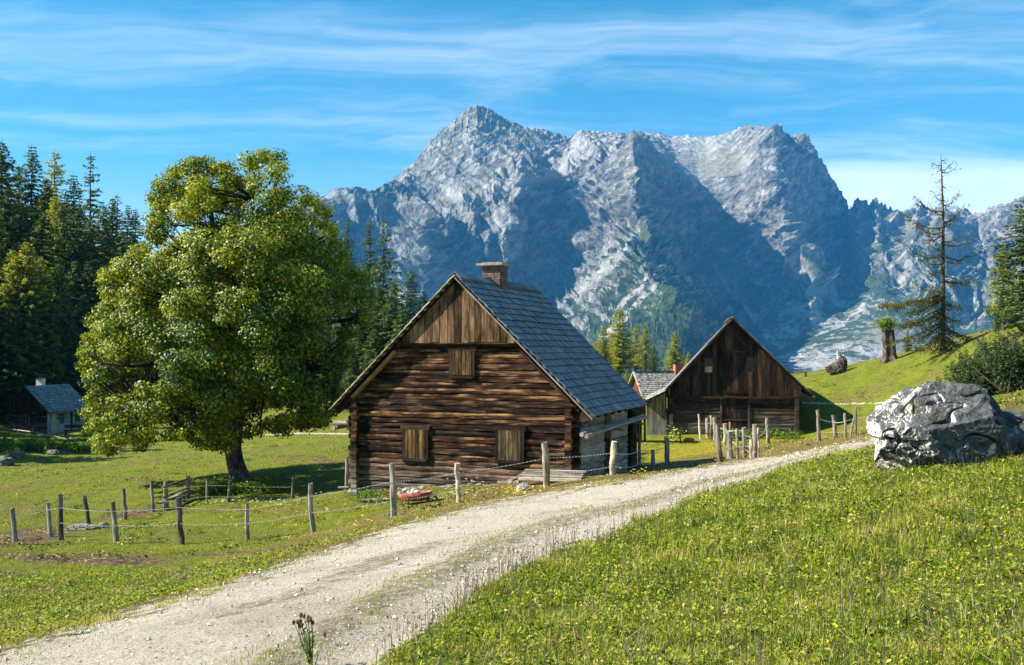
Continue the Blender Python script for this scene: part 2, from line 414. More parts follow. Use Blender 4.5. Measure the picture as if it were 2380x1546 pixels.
# ---- ground mesh: polar sheet round the camera
if True:
    fine = np.linspace(-0.60, 0.62, 760)
    coarse = np.linspace(0.62, 2 * math.pi - 0.60, 90)[1:-1]
    az = np.concatenate([fine, coarse]); na = len(az)
    rr = np.concatenate([np.exp(np.linspace(math.log(1.2), math.log(4.5), 14))[:-1], np.exp(np.linspace(math.log(4.5), math.log(140), 640))[:-1], np.exp(np.linspace(math.log(140), math.log(2600), 90))])
    nr = len(rr)
    Rg, Ag = np.meshgrid(rr, az, indexing='ij')
    # ranges are measured along the ray so that rows bend round the viewer
    X = Rg * np.sin(Ag); Y = Rg * np.cos(Ag)
    Z = ground_z(X, Y)
    sd, tt = road_sd(X, Y, Z)
    # wheel tracks sink a little, the middle strip stands proud
    inside = np.clip(sd / 0.5, 0, 1)
    Z = Z - 0.07 * inside * (1 - np.exp(-((tt - .50) / .14) ** 2)) * (Y < 45)
    road_pts = None
    def gmask(name):
        return None
    qx, qy = toq(X, Y, Z)
    def blob(cx, cy, rx, ry, rotd=0):
        dx, dy = qx - cx, qy - cy; c, s = math.cos(R(rotd)), math.sin(R(rotd))
        u = (dx * c + dy * s) / rx; v = (-dx * s + dy * c) / ry
        return np.where(Y > 3, np.exp(-(u * u + v * v)), 0)
    mud = blob(60, 1248, 120, 22, -6) + blob(300, 1195, 90, 9, -8) + blob(200, 1300, 230, 14, 2) + blob(420, 1330, 60, 8) + blob(560, 1285, 150, 7, -3) * .7 + blob(745, 1068, 22, 6) + blob(700, 1060, 60, 4) * .6 + blob(680, 1000, 40, 3) * .6 + blob(30, 1330, 80, 8) * .7
    mud = np.clip(mud, 0, 1.0)
    dry = np.clip(np.exp(-((sd + 0.65) / 0.95) ** 2) * (tt < .5) * 1.3, 0, 1) * (Y < 60)
    yel = np.clip(blob(1650, 1045, 220, 40, -6) + blob(1330, 1150, 120, 18, -12) * .5, 0, 1)
    centre = np.clip(sd / 0.3, 0, 1) * (np.exp(-((tt - .50) / .15) ** 2) * np.clip(1.3 - np.abs(Y - 17) / 18, 0.0, 1) + blob(900, 1300, 200, 16, -16)+ blob(620, 1400, 240, 14, -14)*.8)
    V = np.stack([X, Y, Z], -1).reshape(-1, 3)
    i = np.arange(nr - 1)[:, None]; j = np.arange(na)[None]; jn = (j + 1) % na
    Qd = np.stack([i * na + j, i * na + jn, (i + 1) * na + jn, (i + 1) * na + j], -1).reshape(-1, 4)[:, ::-1]
    sdf = sd.ravel()
    isroad = (sdf[Qd].mean(1) > 0.0)
    def gmesh(name, faces, mat, **kw):
        used, inv = np.unique(faces.ravel(), return_inverse=True)
        mb = MB(); mb.add(V[used], inv.reshape(-1, 4), None)
        me = mb.mesh(name, mat, True)
        for nm, arr in (('sd', sd), ('mud', mud), ('dry', dry), ('yel', yel), ('mid', centre)):
            a = me.attributes.new(nm, 'FLOAT', 'POINT'); a.data.foreach_set('value', arr.ravel()[used].astype(np.float32))
        return ob(name, me, None, **kw)
    # material
    h = material('meadow', 0.95, 0.1)
    P = h.n('ShaderNodeNewGeometry').outputs['Position']
    n1 = h.noise(0.35, 6, 0.6, P); n2 = h.noise(2.6, 6, 0.65, P); n3 = h.noise(14, 6, 0.7, P); n4 = h.noise(0.06, 3, 0.5, P)
    g = h.ramp(n2, [(0.30, (0.040, 0.072, 0.004)), (0.5, (0.105, 0.150, 0.007)), (0.68, (0.175, 0.205, 0.013))])
    g = h.mix(h.mr(n1, 0.42, 0.66, 0, .7), g, (0.19, 0.185, 0.022))
    g = h.mix(h.math('MULTIPLY', h.mr(n1, 0.54, 0.38), h.mr(n2, .36, .54)), g, (0.17, 0.135, 0.04))
    n6 = h.noise(5.5, 6, 0.75, P)
    g = h.mix(h.mr(n3, 0.5, 0.7, 0, .6), g, (0.20, 0.19, 0.05))
    g = h.mix(h.mr(n6, 0.44, 0.34, 0, .85), g, (0.024, 0.040, 0.004))
    g = h.mix(h.mr(n3, 0.42, 0.30, 0, .8), g, (0.020, 0.036, 0.005))
    g = h.mix(h.math('MULTIPLY', h.attr('yel'), 0.8), g, h.ramp(n2, [(0.3, (0.16, 0.17, 0.008)), (0.65, (0.38, 0.30, 0.02))]))
    dryf = h.mr(h.math('ADD', h.attr('dry'), h.math('MULTIPLY', h.math('SUBTRACT', n2, 0.5), 0.9)), 0.35, 0.8)
    g = h.mix(h.math('MULTIPLY', dryf, 0.85), g, h.ramp(n3, [(0.3, (0.06, 0.045, 0.016)), (0.5, (0.16, 0.115, 0.045)), (0.7, (0.27, 0.21, 0.09))]))
    mudf = h.mr(h.math('ADD', h.attr('mud'), h.math('MULTIPLY', h.math('SUBTRACT', n2, 0.5), 1.1)), 0.38, 0.62)
    mudc = h.ramp(n6, [(0.36, (0.025, 0.014, 0.008)), (0.5, (0.12, 0.075, 0.045)), (0.66, (0.34, 0.25, 0.17))])
    g = h.mix(mudf, g, mudc)
    n5 = h.noise(38, 5, 0.7, P); vo = h.vor(26, P); vo2 = h.vor(9, P)
    rc = h.ramp(n5, [(0.34, (0.12, 0.095, 0.07)), (0.46, (0.47, 0.41, 0.33)), (0.64, (0.67, 0.615, 0.52))])
    rc = h.mix(h.mr(n2, 0.35, 0.65, 0, .35), rc, (0.59, 0.535, 0.445))
    rc = h.mix(h.mr(n1, 0.45, 0.65, 0, .45), rc, (0.27, 0.225, 0.17))
    rc = h.mix(h.mr(n6, 0.46, 0.36, 0, .5), rc, (0.20, 0.17, 0.13))
    midf = h.mr(h.math('ADD', h.attr('mid'), h.math('MULTIPLY', h.math('SUBTRACT', n2, 0.5), 1.9)), 0.42, 0.80)
    midf = h.math('MULTIPLY', midf, h.mr(n6, .38, .54))
    rc = h.mix(h.math('MULTIPLY', midf, 0.75), rc, h.ramp(n3, [(0.35, (0.05, 0.06, 0.010)), (0.5, (0.14, 0.12, 0.04)), (0.65, (0.26, 0.21, 0.11))]))
    rc = h.mix(h.mr(vo2, .10, .02, 0, .6), rc, (.12, .10, .075))
    e = h.math('ADD', h.attr('sd'), h.math('ADD', h.math('MULTIPLY', h.math('SUBTRACT', n2, 0.5), 1.5), h.math('MULTIPLY', h.math('SUBTRACT', n3, 0.5), 0.9)))
    rf = h.mr(e, -0.10, 0.12)
    colr = h.mix(rf, g, rc)
    hb = h.math('ADD', h.math('MULTIPLY', n3, 1.0), h.math('MULTIPLY', n5, 0.35))
    nb = h.bump(hb, 0.9, 0.09)
    nb = h.bump(h.math('MULTIPLY', h.math('ADD', n2, n6), 0.6), 0.7, 0.30, nb)
    M_GROUND = setc(h, colr, nb)
    ground = gmesh('ground', Qd[~isroad], M_GROUND, kind='structure')
    road = gmesh('gravel_road', Qd[isroad], M_GROUND, kind='structure')
# ------------------------------------------------------------------ the limestone mountains (lofted from traced crest, rim, foot and apron lines)
if on('mount'):
    S_ = [(150, 700, 3.95), (400, 640, 4.0), (560, 560, 3.997), (700, 482, 4.024), (752, 458, 3.93), (785, 440, 3.958), (800, 447, 3.95), (830, 435, 3.994), (862, 444, 4.041), (905, 425, 4.15), (925, 405, 4.2), (965, 375, 4.25), (985, 345, 4.3), (1010, 320, 4.3), (1040, 290, 4.33), (1075, 262, 4.35), (1092, 247, 4.35), (1112, 243, 4.35), (1130, 250, 4.4), (1180, 277, 4.5), (1215, 292, 4.55), (1250, 298, 4.6), (1290, 306, 4.65), (1325, 317, 4.65), (1350, 303, 4.45), (1370, 300, 4.45), (1410, 306, 4.45), (1445, 312, 4.35), (1465, 311, 4.95), (1490, 309, 5.05), (1530, 309, 5.05), (1560, 315, 5.05), (1600, 314, 4.95), (1640, 318, 4.85), (1665, 312, 4.65), (1700, 303, 4.55), (1720, 295, 4.45), (1740, 291, 4.4), (1755, 297, 4.35), (1780, 296, 4.25), (1800, 292, 4.2), (1812, 300, 4.2), (1830, 325, 4.25), (1845, 322, 4.25), (1860, 313, 4.25), (1875, 322, 4.3), (1890, 345, 4.3), (1920, 385, 4.3), (1945, 425, 4.3), (1960, 455, 4.3), (1975, 487, 4.541), (1985, 480, 4.454), (1995, 464, 4.364), (2010, 460, 4.221), (2020, 470, 4.178), (2035, 461, 4.168), (2050, 472, 4.157), (2075, 486, 4.19), (2100, 492, 4.222), (2120, 486, 4.208), (2130, 468, 4.201), (2145, 475, 4.191), (2160, 489, 4.181), (2200, 482, 4.203), (2240, 485, 4.175), (2262, 492, 4.209), (2290, 502, 4.19), (2300, 476, 3.89), (2320, 478, 3.89), (2340, 470, 3.89), (2380, 462, 3.89), (2450, 450, 3.89), (2700, 470, 3.79)]
    R_ = [(150, 760, 3.8), (400, 700, 3.8), (560, 600, 3.747), (752, 470, 3.73), (830, 465, 3.774), (905, 462, 3.8), (965, 470, 3.7), (1040, 480, 3.6), (1100, 478, 3.56), (1160, 450, 3.56), (1215, 410, 3.58), (1245, 394, 3.6), (1290, 392, 3.7), (1340, 385, 3.74), (1400, 368, 3.62), (1440, 340, 3.48), (1470, 325, 3.36), (1490, 345, 3.42), (1510, 382, 3.62), (1560, 402, 4.0), (1620, 408, 4.12), (1680, 402, 4.02), (1720, 392, 3.96), (1750, 362, 3.92), (1780, 325, 3.95), (1800, 303, 4.02), (1812, 311, 4.1), (1830, 340, 4.15), (1860, 325, 4.16), (1890, 360, 4.2), (1945, 440, 4.2), (1960, 470, 4.22), (1975, 500, 4.411), (1995, 485, 4.214), (2035, 482, 3.998), (2100, 505, 4.022), (2130, 490, 3.951), (2160, 503, 3.981), (2200, 500, 3.983), (2262, 510, 3.959), (2290, 520, 3.99), (2300, 500, 3.74), (2380, 480, 3.64), (2700, 490, 3.54)]
    M_ = [(150, 800, 3.7), (400, 740, 3.7), (560, 640, 3.747), (752, 540, 3.63), (830, 560, 3.694), (880, 560, 3.708), (930, 555, 3.66), (965, 560, 3.5), (1000, 560, 3.32), (1060, 560, 3.43), (1120, 555, 3.47), (1132, 540, 3.38), (1200, 535, 3.33), (1212, 545, 3.49), (1245, 490, 3.55), (1290, 520, 3.63), (1340, 540, 3.67), (1370, 480, 3.5), (1400, 475, 3.44), (1440, 500, 3.26), (1478, 450, 3.12), (1490, 440, 3.2), (1515, 470, 3.46), (1560, 520, 3.78), (1620, 560, 4.0), (1660, 540, 4.0), (1720, 510, 3.84), (1760, 490, 3.74), (1800, 470, 3.64), (1826, 480, 3.6), (1842, 500, 3.8), (1860, 520, 3.98), (1890, 540, 4.1), (1930, 560, 4.16), (1975, 590, 4.292), (1998, 540, 3.978), (2040, 540, 3.794), (2060, 545, 3.84), (2100, 560, 3.792), (2150, 580, 3.707), (2200, 560, 3.723), (2240, 590, 3.715), (2290, 600, 3.74), (2310, 560, 3.56), (2380, 560, 3.46), (2700, 560, 3.36)]
    F_ = [(150, 830, 3.4), (560, 720, 3.447), (752, 680, 3.48), (830, 680, 3.514), (900, 660, 3.497), (980, 680, 3.2), (1060, 705, 3.4), (1150, 705, 3.44), (1250, 705, 3.5), (1300, 700, 3.54), (1345, 680, 3.46), (1380, 620, 3.2), (1420, 585, 3.05), (1450, 560, 2.96), (1475, 545, 2.92), (1500, 530, 2.94), (1530, 570, 3.1), (1570, 650, 3.32), (1620, 710, 3.5), (1640, 720, 3.66), (1700, 725, 3.82), (1760, 700, 3.72), (1800, 680, 3.62), (1850, 665, 3.46), (1890, 655, 3.34), (1912, 650, 3.6), (1960, 640, 3.95), (2000, 620, 3.773), (2040, 640, 3.594), (2100, 660, 3.512), (2160, 680, 3.431), (2240, 700, 3.375), (2300, 700, 3.36), (2380, 690, 3.28), (2700, 700, 3.08)]
    A_ = [(150, 850, 3.0), (560, 800, 3.0), (752, 780, 3.15), (900, 770, 3.05), (1060, 780, 3.1), (1200, 780, 3.08), (1290, 765, 3.05), (1320, 735, 3.0), (1400, 710, 2.7), (1480, 690, 2.52), (1530, 665, 2.44), (1575, 670, 2.4), (1620, 700, 2.46), (1660, 755, 2.72), (1720, 800, 3.05), (1800, 800, 3.2), (1880, 785, 3.15), (1940, 760, 3.2), (2000, 755, 3.135), (2060, 765, 3.05), (2150, 780, 3.05), (2260, 780, 3.05), (2380, 770, 3.05), (2700, 780, 2.85)]
    B_ = [(150,900,2.3),(752,885,2.5),(1060,885,2.5),(1290,880,2.4),(1400,872,2.2),(1500,865,2.05),(1560,858,1.98),(1600,858,1.98),(1660,872,2.2),(1740,885,2.5),(1850,872,2.6),(1950,868,2.6),(2060,870,2.6),(2380,860,2.5),(2700,860,2.4)]
    nu = 1300
    qx = np.concatenate([np.linspace(150, 690, 120, endpoint=False), np.linspace(690, 2560, nu - 120)])
    levels = []
    def lerp(L, sm):
        L = np.array(L, float); y = np.interp(qx, L[:, 0], L[:, 1]); r = np.interp(qx, L[:, 0], L[:, 2]) * 1000
        k = np.ones(sm) / sm
        if sm > 1:
            y = np.convolve(np.pad(y, sm // 2, 'edge'), k, 'valid')[:nu]; r = np.convolve(np.pad(r, sm // 2, 'edge'), k, 'valid')[:nu]
        a, b = ray(qx, y)
        return np.stack([a * r, r, b * r], -1)
    LV = [lerp(L, sm) for L, sm in ((B_, 41), (A_, 21), (F_, 13), (M_, 9), (R_, 7), (S_, 3))]
    back = []
    s = LV[-1]
    for dd, dz in ((350, 230), (1200, 900)):
        back.append(s + np.stack([s[:, 0] / s[:, 1] * dd, np.full(nu, dd), -np.full(nu, dz)], -1))
    foot = LV[0].copy(); foot[:, 1] -= 250; foot[:, 0] *= foot[:, 1] / (foot[:, 1] + 250); foot[:, 2] = -130
    ctrl = [foot] + LV + back
    counts = [20, 90, 110, 110, 110, 80, 20, 14]
    rows = []
    # catmull-like easing between levels keeps slopes continuous but corners readable
    for k in range(len(ctrl) - 1):
        p0 = ctrl[max(k - 1, 0)]; p1 = ctrl[k]; p2 = ctrl[k + 1]; p3 = ctrl[min(k + 2, len(ctrl) - 1)]
        for t in np.linspace(0, 1, counts[k], endpoint=(k == len(ctrl) - 2)):
            lin = p1 + (p2 - p1) * t
            cat = 0.5 * ((2 * p1) + (-p0 + p2) * t + (2 * p0 - 5 * p1 + 4 * p2 - p3) * t * t + (-p0 + 3 * p1 - 3 * p2 + p3) * t ** 3)
            w = 0.35 if k not in (5, 6, 7) else 0.0
            rows.append(lin * (1 - w) + cat * w)
    G = np.stack(rows)                                     # nv, nu, 3
    nv = G.shape[0]
    lev = np.concatenate([k + np.linspace(0, 1, counts[k], endpoint=(k == len(ctrl) - 2)) for k in range(len(ctrl) - 1)])[:, None] * np.ones((1, nu))
    # surface normals of the smooth loft
    du = np.gradient(G, axis=1); dv = np.gradient(G, axis=0)
    N = np.cross(du, dv); N /= np.maximum(np.linalg.norm(N, axis=-1, keepdims=True), 1e-6)
    N *= np.where((N[..., 1:2] > 0) & (lev[..., None] < 6), -1, 1)
    x, y, z = G[..., 0], G[..., 1], G[..., 2]
    # rock relief: buttresses and gullies running down the fall line, then blocks, then ledges
    wx = x + 90 * vnoise(x / 260, z / 260, y / 260, 11); wz = z + 60 * vnoise(x / 300, z / 300, y / 300, 12)
    ax = wx / (y / 3600)
    rid = fbm(ax / 210 + 0.25 * wz / 210, wz / 620, y / 900, 7, seed=21, ridged=True)
    rid2 = fbm(ax / 80 - 0.75 * wz / 80, wz / 150 + .3 * ax / 150, y / 300, 6, seed=31, ridged=True)
    blk = fbm(x / 45, z / 34, y / 60, 6, 2.1, 0.62, seed=41)
    led = (wz + 0.9 * x + 30 * vnoise(x / 160, z / 160, y / 200, 44)) / 46; led = np.abs(led - np.floor(led) - 0.5) * 2
    cliff = np.interp(lev, [0, 1, 2, 3, 3.6, 5, 5.6, 6.0, 7], [0.03, 0.14, 0.36, 1, 1.05, 0.7, 0.5, 0.24, 0.5])
    edge = np.interp(lev, [4.9, 5.9, 6.0, 6.2], [1, .55, .35, .6])
    # plateau and scree stay gentler
    plateau = np.exp(-((qx[None] - 1610) / 90) ** 2) * np.interp(lev, [4.85, 5.05, 5.9, 6.05], [0, 1, 1, 0])
    scree = np.interp(lev, [0.8, 1.2, 2.6, 2.95], [0, 1, 1, 0]) * np.interp(qx[None] + 0 * lev, [1700, 1850, 2080, 2250], [0, 1, 1, .3])
    soft = 1 - 0.75 * np.clip(plateau + scree, 0, 1)
    rough = np.clip(0.75 + 1.1 * vnoise(x / 420, z / 300, y / 700, 91), 0.25, 1.5)
    disp = cliff * soft * ((rid - 0.35) * 112 * edge + (rid2 - 0.3) * 62 * rough + blk * 15 * rough + (led - .5) * 15 * rough)
    disp += (0.35 + 0.65 * soft) * fbm(x / 18, z / 14, y / 22, 4, 2.1, .6, seed=61) * 6.5
    up = np.zeros_like(N); up[..., 2] = 1
    dirn = N * 0.85 + np.array([0, 0, 1.0]) * 0.25
    G = G + dirn * disp[..., None]
    # keep crest serrations
    G[..., 2] += np.where((lev > 5.7) & (lev < 6.3), (10 + 16 * (qx[None] > 1810)) * (fbm(x / 26, y / 400, None, 4, seed=71, ridged=True) - .4), 0)
    cav = np.clip((0.42 - rid2) * 1.3 + (0.1 - blk) * 0.7, 0, 1) * np.clip(cliff * soft, 0, 1)  # gullies and hollows to darken: shade painted into the rock colour
    mb = MB(); i = np.arange(nv - 1)[:, None] * nu; j = np.arange(nu - 1)[None]
    Qf = np.stack([i + j, i + j + 1, i + nu + j + 1, i + nu + j], -1).reshape(-1, 4)
    mb.add(G.reshape(-1, 3), Qf)
    h = material('limestone_mountain', 0.95, 0.1)
    geo = h.n('ShaderNodeNewGeometry'); P = geo.outputs['Position']; px_, py_, pz_ = h.sep(P)
    nz = h.sep(geo.outputs['Normal'])[2]
    n1 = h.noise(0.006, 8, 0.62, P); n2 = h.noise(0.03, 8, 0.68, P); n3 = h.noise(0.0018, 5, 0.5, P)
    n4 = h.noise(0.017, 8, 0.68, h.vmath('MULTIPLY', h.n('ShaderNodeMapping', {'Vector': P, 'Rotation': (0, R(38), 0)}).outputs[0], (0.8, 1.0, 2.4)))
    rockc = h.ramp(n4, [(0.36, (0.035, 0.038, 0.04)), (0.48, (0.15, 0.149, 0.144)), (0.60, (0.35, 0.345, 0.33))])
    rockc = h.mix(h.mr(n1, 0.50, 0.68, 0, .55), rockc, (0.16, 0.145, 0.11))
    screec = h.ramp(n2, [(0.35, (0.26, 0.255, 0.24)), (0.6, (0.42, 0.41, 0.39))])
    ms = me_scree = h.attr('scree')
    rockc = h.mix(h.math('MULTIPLY', ms, 0.85), rockc, screec)
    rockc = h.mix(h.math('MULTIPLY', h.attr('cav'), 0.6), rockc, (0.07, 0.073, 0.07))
    alt = h.math('ADD', pz_, h.math('MULTIPLY', h.math('SUBTRACT', n1, 0.5), 620))
    vegf = h.math('MULTIPLY', h.mr(alt, 620, 330), h.mr(nz, 0.22, 0.42))
    vegn = h.math('ADD', h.math('MULTIPLY', n2, 0.55), h.math('MULTIPLY', n1, 0.6))
    vegm = h.mr(h.math('ADD', vegn, h.math('MULTIPLY', h.attr('veg'), 0.35)), 0.55, 0.61)
    vegf = h.math('MULTIPLY', h.math('MAXIMUM', vegf, h.math('MULTIPLY', h.attr('veg'), h.mr(nz, .1, .3))), vegm)
    vegc = h.ramp(n2, [(0.35, (0.016, 0.032, 0.012)), (0.6, (0.045, 0.07, 0.025))])
    turf = h.mr(h.math('ADD', n3, h.math('MULTIPLY', n2, .3)), 0.60, 0.72, 0, .6)
    rockc = h.mix(h.math('MULTIPLY', turf, h.mr(nz, .45, .65)), rockc, (0.14, 0.14, 0.07))
    c = h.mix(vegf, rockc, vegc)
    nb = h.bump(h.math('ADD', n2, h.math('MULTIPLY', n4, 0.7)), 0.9, 22.0)
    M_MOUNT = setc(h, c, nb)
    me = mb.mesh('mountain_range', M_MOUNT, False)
    veg = np.clip(np.interp(lev, [0, 1, 2, 2.9, 3.3], [1, 1, .7, .25, 0]) * (1 - scree), 0, 1)
    lit = np.exp(-((qx[None] - 1560) / 120) ** 2) * np.interp(lev, [0, 1.2, 2.2], [1, 1, 0]); veg = np.clip(veg * .6 + lit * .6, 0, 1)
    veg += 0.55 * np.exp(-((qx[None] - 890) / 130) ** 2) * np.interp(lev, [3, 3.6, 5.2, 5.8], [0, 1, 1, 0])
    scree_lit = np.clip(scree * np.clip(fbm(x / 120, y / 500, None, 3, seed=81) * 2 + .8, 0, 1) + plateau * .6, 0, 1)
    # traced strips: scree and stream beds, plus sunlit gullies and ledges painted pale
    gq, gy = toq(G[..., 0], G[..., 1], G[..., 2])
    gq = gq + 7 * vnoise(x / 60, z / 60, None, 101) + 3 * vnoise(x / 20, z / 20, None, 102)
    runs = [([(1478, 545), (1450, 590), (1405, 620), (1365, 655), (1322, 700), (1300, 745), (1298, 800)], 15), ([(1540, 640), (1490, 700), (1440, 745), (1400, 790)], 8), ([(1555, 590), (1520, 650), (1475, 680), (1430, 720)], 7),
            ([(2010, 600), (2000, 650), (1985, 690), (2005, 740), (2040, 790), (2020, 830), (2052, 868)], 13), ([(1860, 640), (1895, 690), (1935, 740), (1975, 770)], 20), ([(1820, 790), (1870, 825), (1900, 862)], 8), ([(1830, 760), (1930, 840), (1960, 868)], 5),
            ([(1655, 610), (1700, 680), (1770, 760), (1850, 835)], 5), ([(1700, 650), (1760, 740), (1790, 800)], 4), ([(985, 560), (950, 620), (925, 680)], 14), ([(1350, 330), (1300, 400), (1180, 430), (1050, 450)], 16), ([(2100, 640), (2090, 700), (2060, 760)], 10), ([(1150, 500), (1170, 560), (1185, 600)], 9)]
    for line, wd in runs:
        best = np.full(gq.shape, 1e9)
        for (xa, ya), (xb, yb) in zip(line[:-1], line[1:]):
            vx, vy = xb - xa, yb - ya; tt_ = np.clip(((gq - xa) * vx + (gy - ya) * vy) / (vx * vx + vy * vy), 0, 1); best = np.minimum(best, np.hypot(gq - xa - vx * tt_, gy - ya - vy * tt_))
        f_ = np.clip(1.4 - best / wd, 0, 1); scree_lit = np.maximum(scree_lit, f_); veg = veg * (1 - np.clip(f_ * 1.6, 0, 1)); cav = cav * (1 - f_)
    for nm, arr in (('veg', veg), ('scree', scree_lit), ('cav', cav)):
        a = me.attributes.new(nm, 'FLOAT', 'POINT'); a.data.foreach_set('value', arr.astype(np.float32).ravel())
    ob('mountain_range', me, None, kind='structure')
    MG = G; MLEV = lev; MQX = qx
    # the wood on the lower flank of the spur reads as one mass: thousands of small conifers in one object
    fr = np.random.default_rng(5)
    cand = fr.integers(0, nv * nu, 160000); ii, jj = cand // nu, cand % nu
    q = MQX[jj]; lv = MLEV[ii, jj]
    dens = np.exp(-((q - (1500 + 40 * (lv - 1))) / 95) ** 2) * np.interp(lv, [0, .8, 1.5, 1.8], [1, 1, .55, 0]) \
        + 0.9 * np.interp(q, [1250, 1330, 1420], [0, 1, 0]) * np.interp(lv, [0, .9, 1.3], [1, .9, 0]) \
        + 0.6 * np.interp(q, [800, 1000, 1250, 1300], [1, 1, .8, 0]) * np.interp(lv, [0, .8, 1.1], [.8, .5, 0]) \
        + 0.35 * np.exp(-((q - 1940) / 90) ** 2) * np.interp(lv, [0, .7, 1.1], [1, .6, 0])
    pn = vnoise(G[ii, jj, 0] / 90, G[ii, jj, 1] / 140, G[ii, jj, 2] / 70, 99)
    keep = (fr.random(len(cand)) < dens * (0.5 + 0.9 * (pn > -0.15)) * .55) & (lv > 0.05)
    pp = G[ii[keep], jj[keep]][:16000]; m = len(pp)
    pp = pp + fr.normal(0, 3, pp.shape) * [1, 1, 0]
    hh = fr.uniform(8, 19, m); ww = hh * fr.uniform(.13, .2, m)
    ns = 5; an = np.arange(ns) / ns * 2 * np.pi
    base = np.stack([np.cos(an), np.sin(an), np.zeros(ns)], -1)
    Vt = np.zeros((m, ns + 1, 3)); ph = fr.random(m) * 6
    ca, sa = np.cos(an[None] + ph[:, None]), np.sin(an[None] + ph[:, None])
    Vt[:, :ns, 0] = pp[:, :1] + ca * ww[:, None]; Vt[:, :ns, 1] = pp[:, 1:2] + sa * ww[:, None]; Vt[:, :ns, 2] = pp[:, 2:3] + fr.uniform(-2, 2, (m, ns))
    Vt[:, ns] = pp + np.stack([0 * hh, 0 * hh, hh], -1)
    T = np.array([[k, (k + 1) % ns, ns] for k in range(ns)])
    Ff = (np.arange(m)[:, None, None] * (ns + 1) + T[None]).reshape(-1, 3)
    mb = MB(); gg = np.zeros((m, ns + 1, 3)); gg[..., 2] = fr.random(m)[:, None]
    mb.add(Vt.reshape(-1, 3), Ff, gg.reshape(-1, 3))
    h = material('far_conifers', 0.95, 0.05)
    M = setc(h, h.ramp(h.sep(h.attr('gr', 'Vector'))[2], [(0.0, (0.010, 0.020, 0.008)), (0.6, (0.025, 0.045, 0.014)), (1.0, (0.055, 0.07, 0.018))]))
    ob('distant_wood', mb, M, kind='stuff', label='far conifer wood on the lower flank of the mountain spur', cat='wood')
# ------------------------------------------------------------------ wood, stone and brick materials
def wood(name, dark, mid, light, grey=None, greyz=None, scale=1.0, bumpd=0.015, spec=0.15, crack=0.6, lo=.27, blotamp=.55):
    """weathered timber: grain follows the 'gr' attribute (along, across, random)"""
    h = material(name, 0.85, spec)
    g = h.attr('gr', 'Vector'); u, v, r = h.sep(g)
    vec = h.comb(h.math('MULTIPLY', u, 0.9 * scale), h.math('MULTIPLY', v, 11 * scale), h.math('MULTIPLY', r, 31.0))
    vec2 = h.comb(h.math('MULTIPLY', u, 2.6 * scale), h.math('MULTIPLY', v, 60 * scale), h.math('MULTIPLY', r, 17.0))
    n = h.noise(1.6, 6, 0.65, vec, 0.6); n2 = h.noise(1.5, 4, 0.6, vec2)
    blot = h.noise(0.9, 5, 0.6, h.comb(h.math('MULTIPLY', u, 1.0), h.math('MULTIPLY', v, 2.5), h.math('MULTIPLY', r, 9.0)))
    f = h.math('ADD', h.math('MULTIPLY', n, 0.55), h.math('MULTIPLY', n2, 0.25))
    f = h.math('ADD', f, h.math('MULTIPLY', h.math('SUBTRACT', r, 0.5), 0.16))
    f = h.math('ADD', f, h.math('MULTIPLY', h.math('SUBTRACT', blot, 0.5), blotamp))
    c = h.ramp(f, [(lo, dark), (lo + .15, mid), (lo + .34, light)])
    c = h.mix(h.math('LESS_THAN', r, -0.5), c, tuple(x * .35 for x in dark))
    if grey is not None:
        oc = h.n('ShaderNodeTexCoord').outputs['Object']; z = h.sep(oc)[2]
        gf = h.math('ADD', h.mr(z, greyz[1], greyz[0]), h.math('MULTIPLY', h.math('SUBTRACT', blot, 0.5), 1.2), clamp=True)
        gc = h.ramp(f, [(0.26, tuple(x * .25 for x in grey)), (0.42, tuple(x * .6 for x in grey)), (0.6, grey)])
        c = h.mix(gf, c, gc)
    cr = h.mr(n2, 0.36, 0.28)
    c = h.mix(h.math('MULTIPLY', cr, crack), c, tuple(x * .3 for x in dark))
    nb = h.bump(h.math('ADD', n, h.math('MULTIPLY', n2, 0.6)), 0.8, bumpd)
    return setc(h, c, nb)
def stone(name, a, b, c3, scale=3.0, bumpd=0.03, moss=None):
    h = material(name, 0.9, 0.2); P = h.n('ShaderNodeNewGeometry').outputs['Position']
    n = h.noise(scale, 9, 0.68, P, 0.4); n2 = h.noise(scale * 6, 6, 0.7, P)
    f = h.math('ADD', h.math('MULTIPLY', n, .65), h.math('MULTIPLY', n2, .35))
    c = h.ramp(f, [(0.34, a), (0.5, b), (0.66, c3)])
    if moss: c = h.mix(h.mr(h.noise(scale * .5, 4, .6, P), .6, .66), c, moss)
    return setc(h, c, h.bump(f, 0.8, bumpd))
M_LOG = wood('dark_log', (0.005, 0.003, 0.002), (0.068, 0.028, 0.011), (0.44, 0.22, 0.08), grey=(0.24, 0.185, 0.14), greyz=(0.1, 2.0), bumpd=.045, lo=.31, blotamp=1.0, crack=.9)
M_PLANK = wood('brown_plank', (0.012, 0.007, 0.004), (0.10, 0.056, 0.027), (0.30, 0.190, 0.095), scale=1.1, blotamp=.8, bumpd=.008)
M_SHUT = wood('shutter_board', (0.015, 0.009, 0.004), (0.12, 0.072, 0.024), (0.36, 0.235, 0.085), scale=1.6, bumpd=.008)
M_SHUTG = wood('grey_shutter_board', (0.012, 0.008, 0.004), (0.085, 0.060, 0.030), (0.26, 0.20, 0.10), scale=1.6, bumpd=.008)
M_FRAME = wood('dark_frame', (0.006, 0.004, 0.003), (0.035, 0.018, 0.010), (0.12, 0.07, 0.035), bumpd=.006)
M_GREYLOG = wood('grey_log', (0.08, 0.073, 0.058), (0.38, 0.35, 0.27), (0.64, 0.60, 0.49), bumpd=.02, crack=.8)
M_BEAM = wood('golden_beam', (0.06, 0.03, 0.01), (0.30, 0.17, 0.06), (0.50, 0.32, 0.13), bumpd=.006)
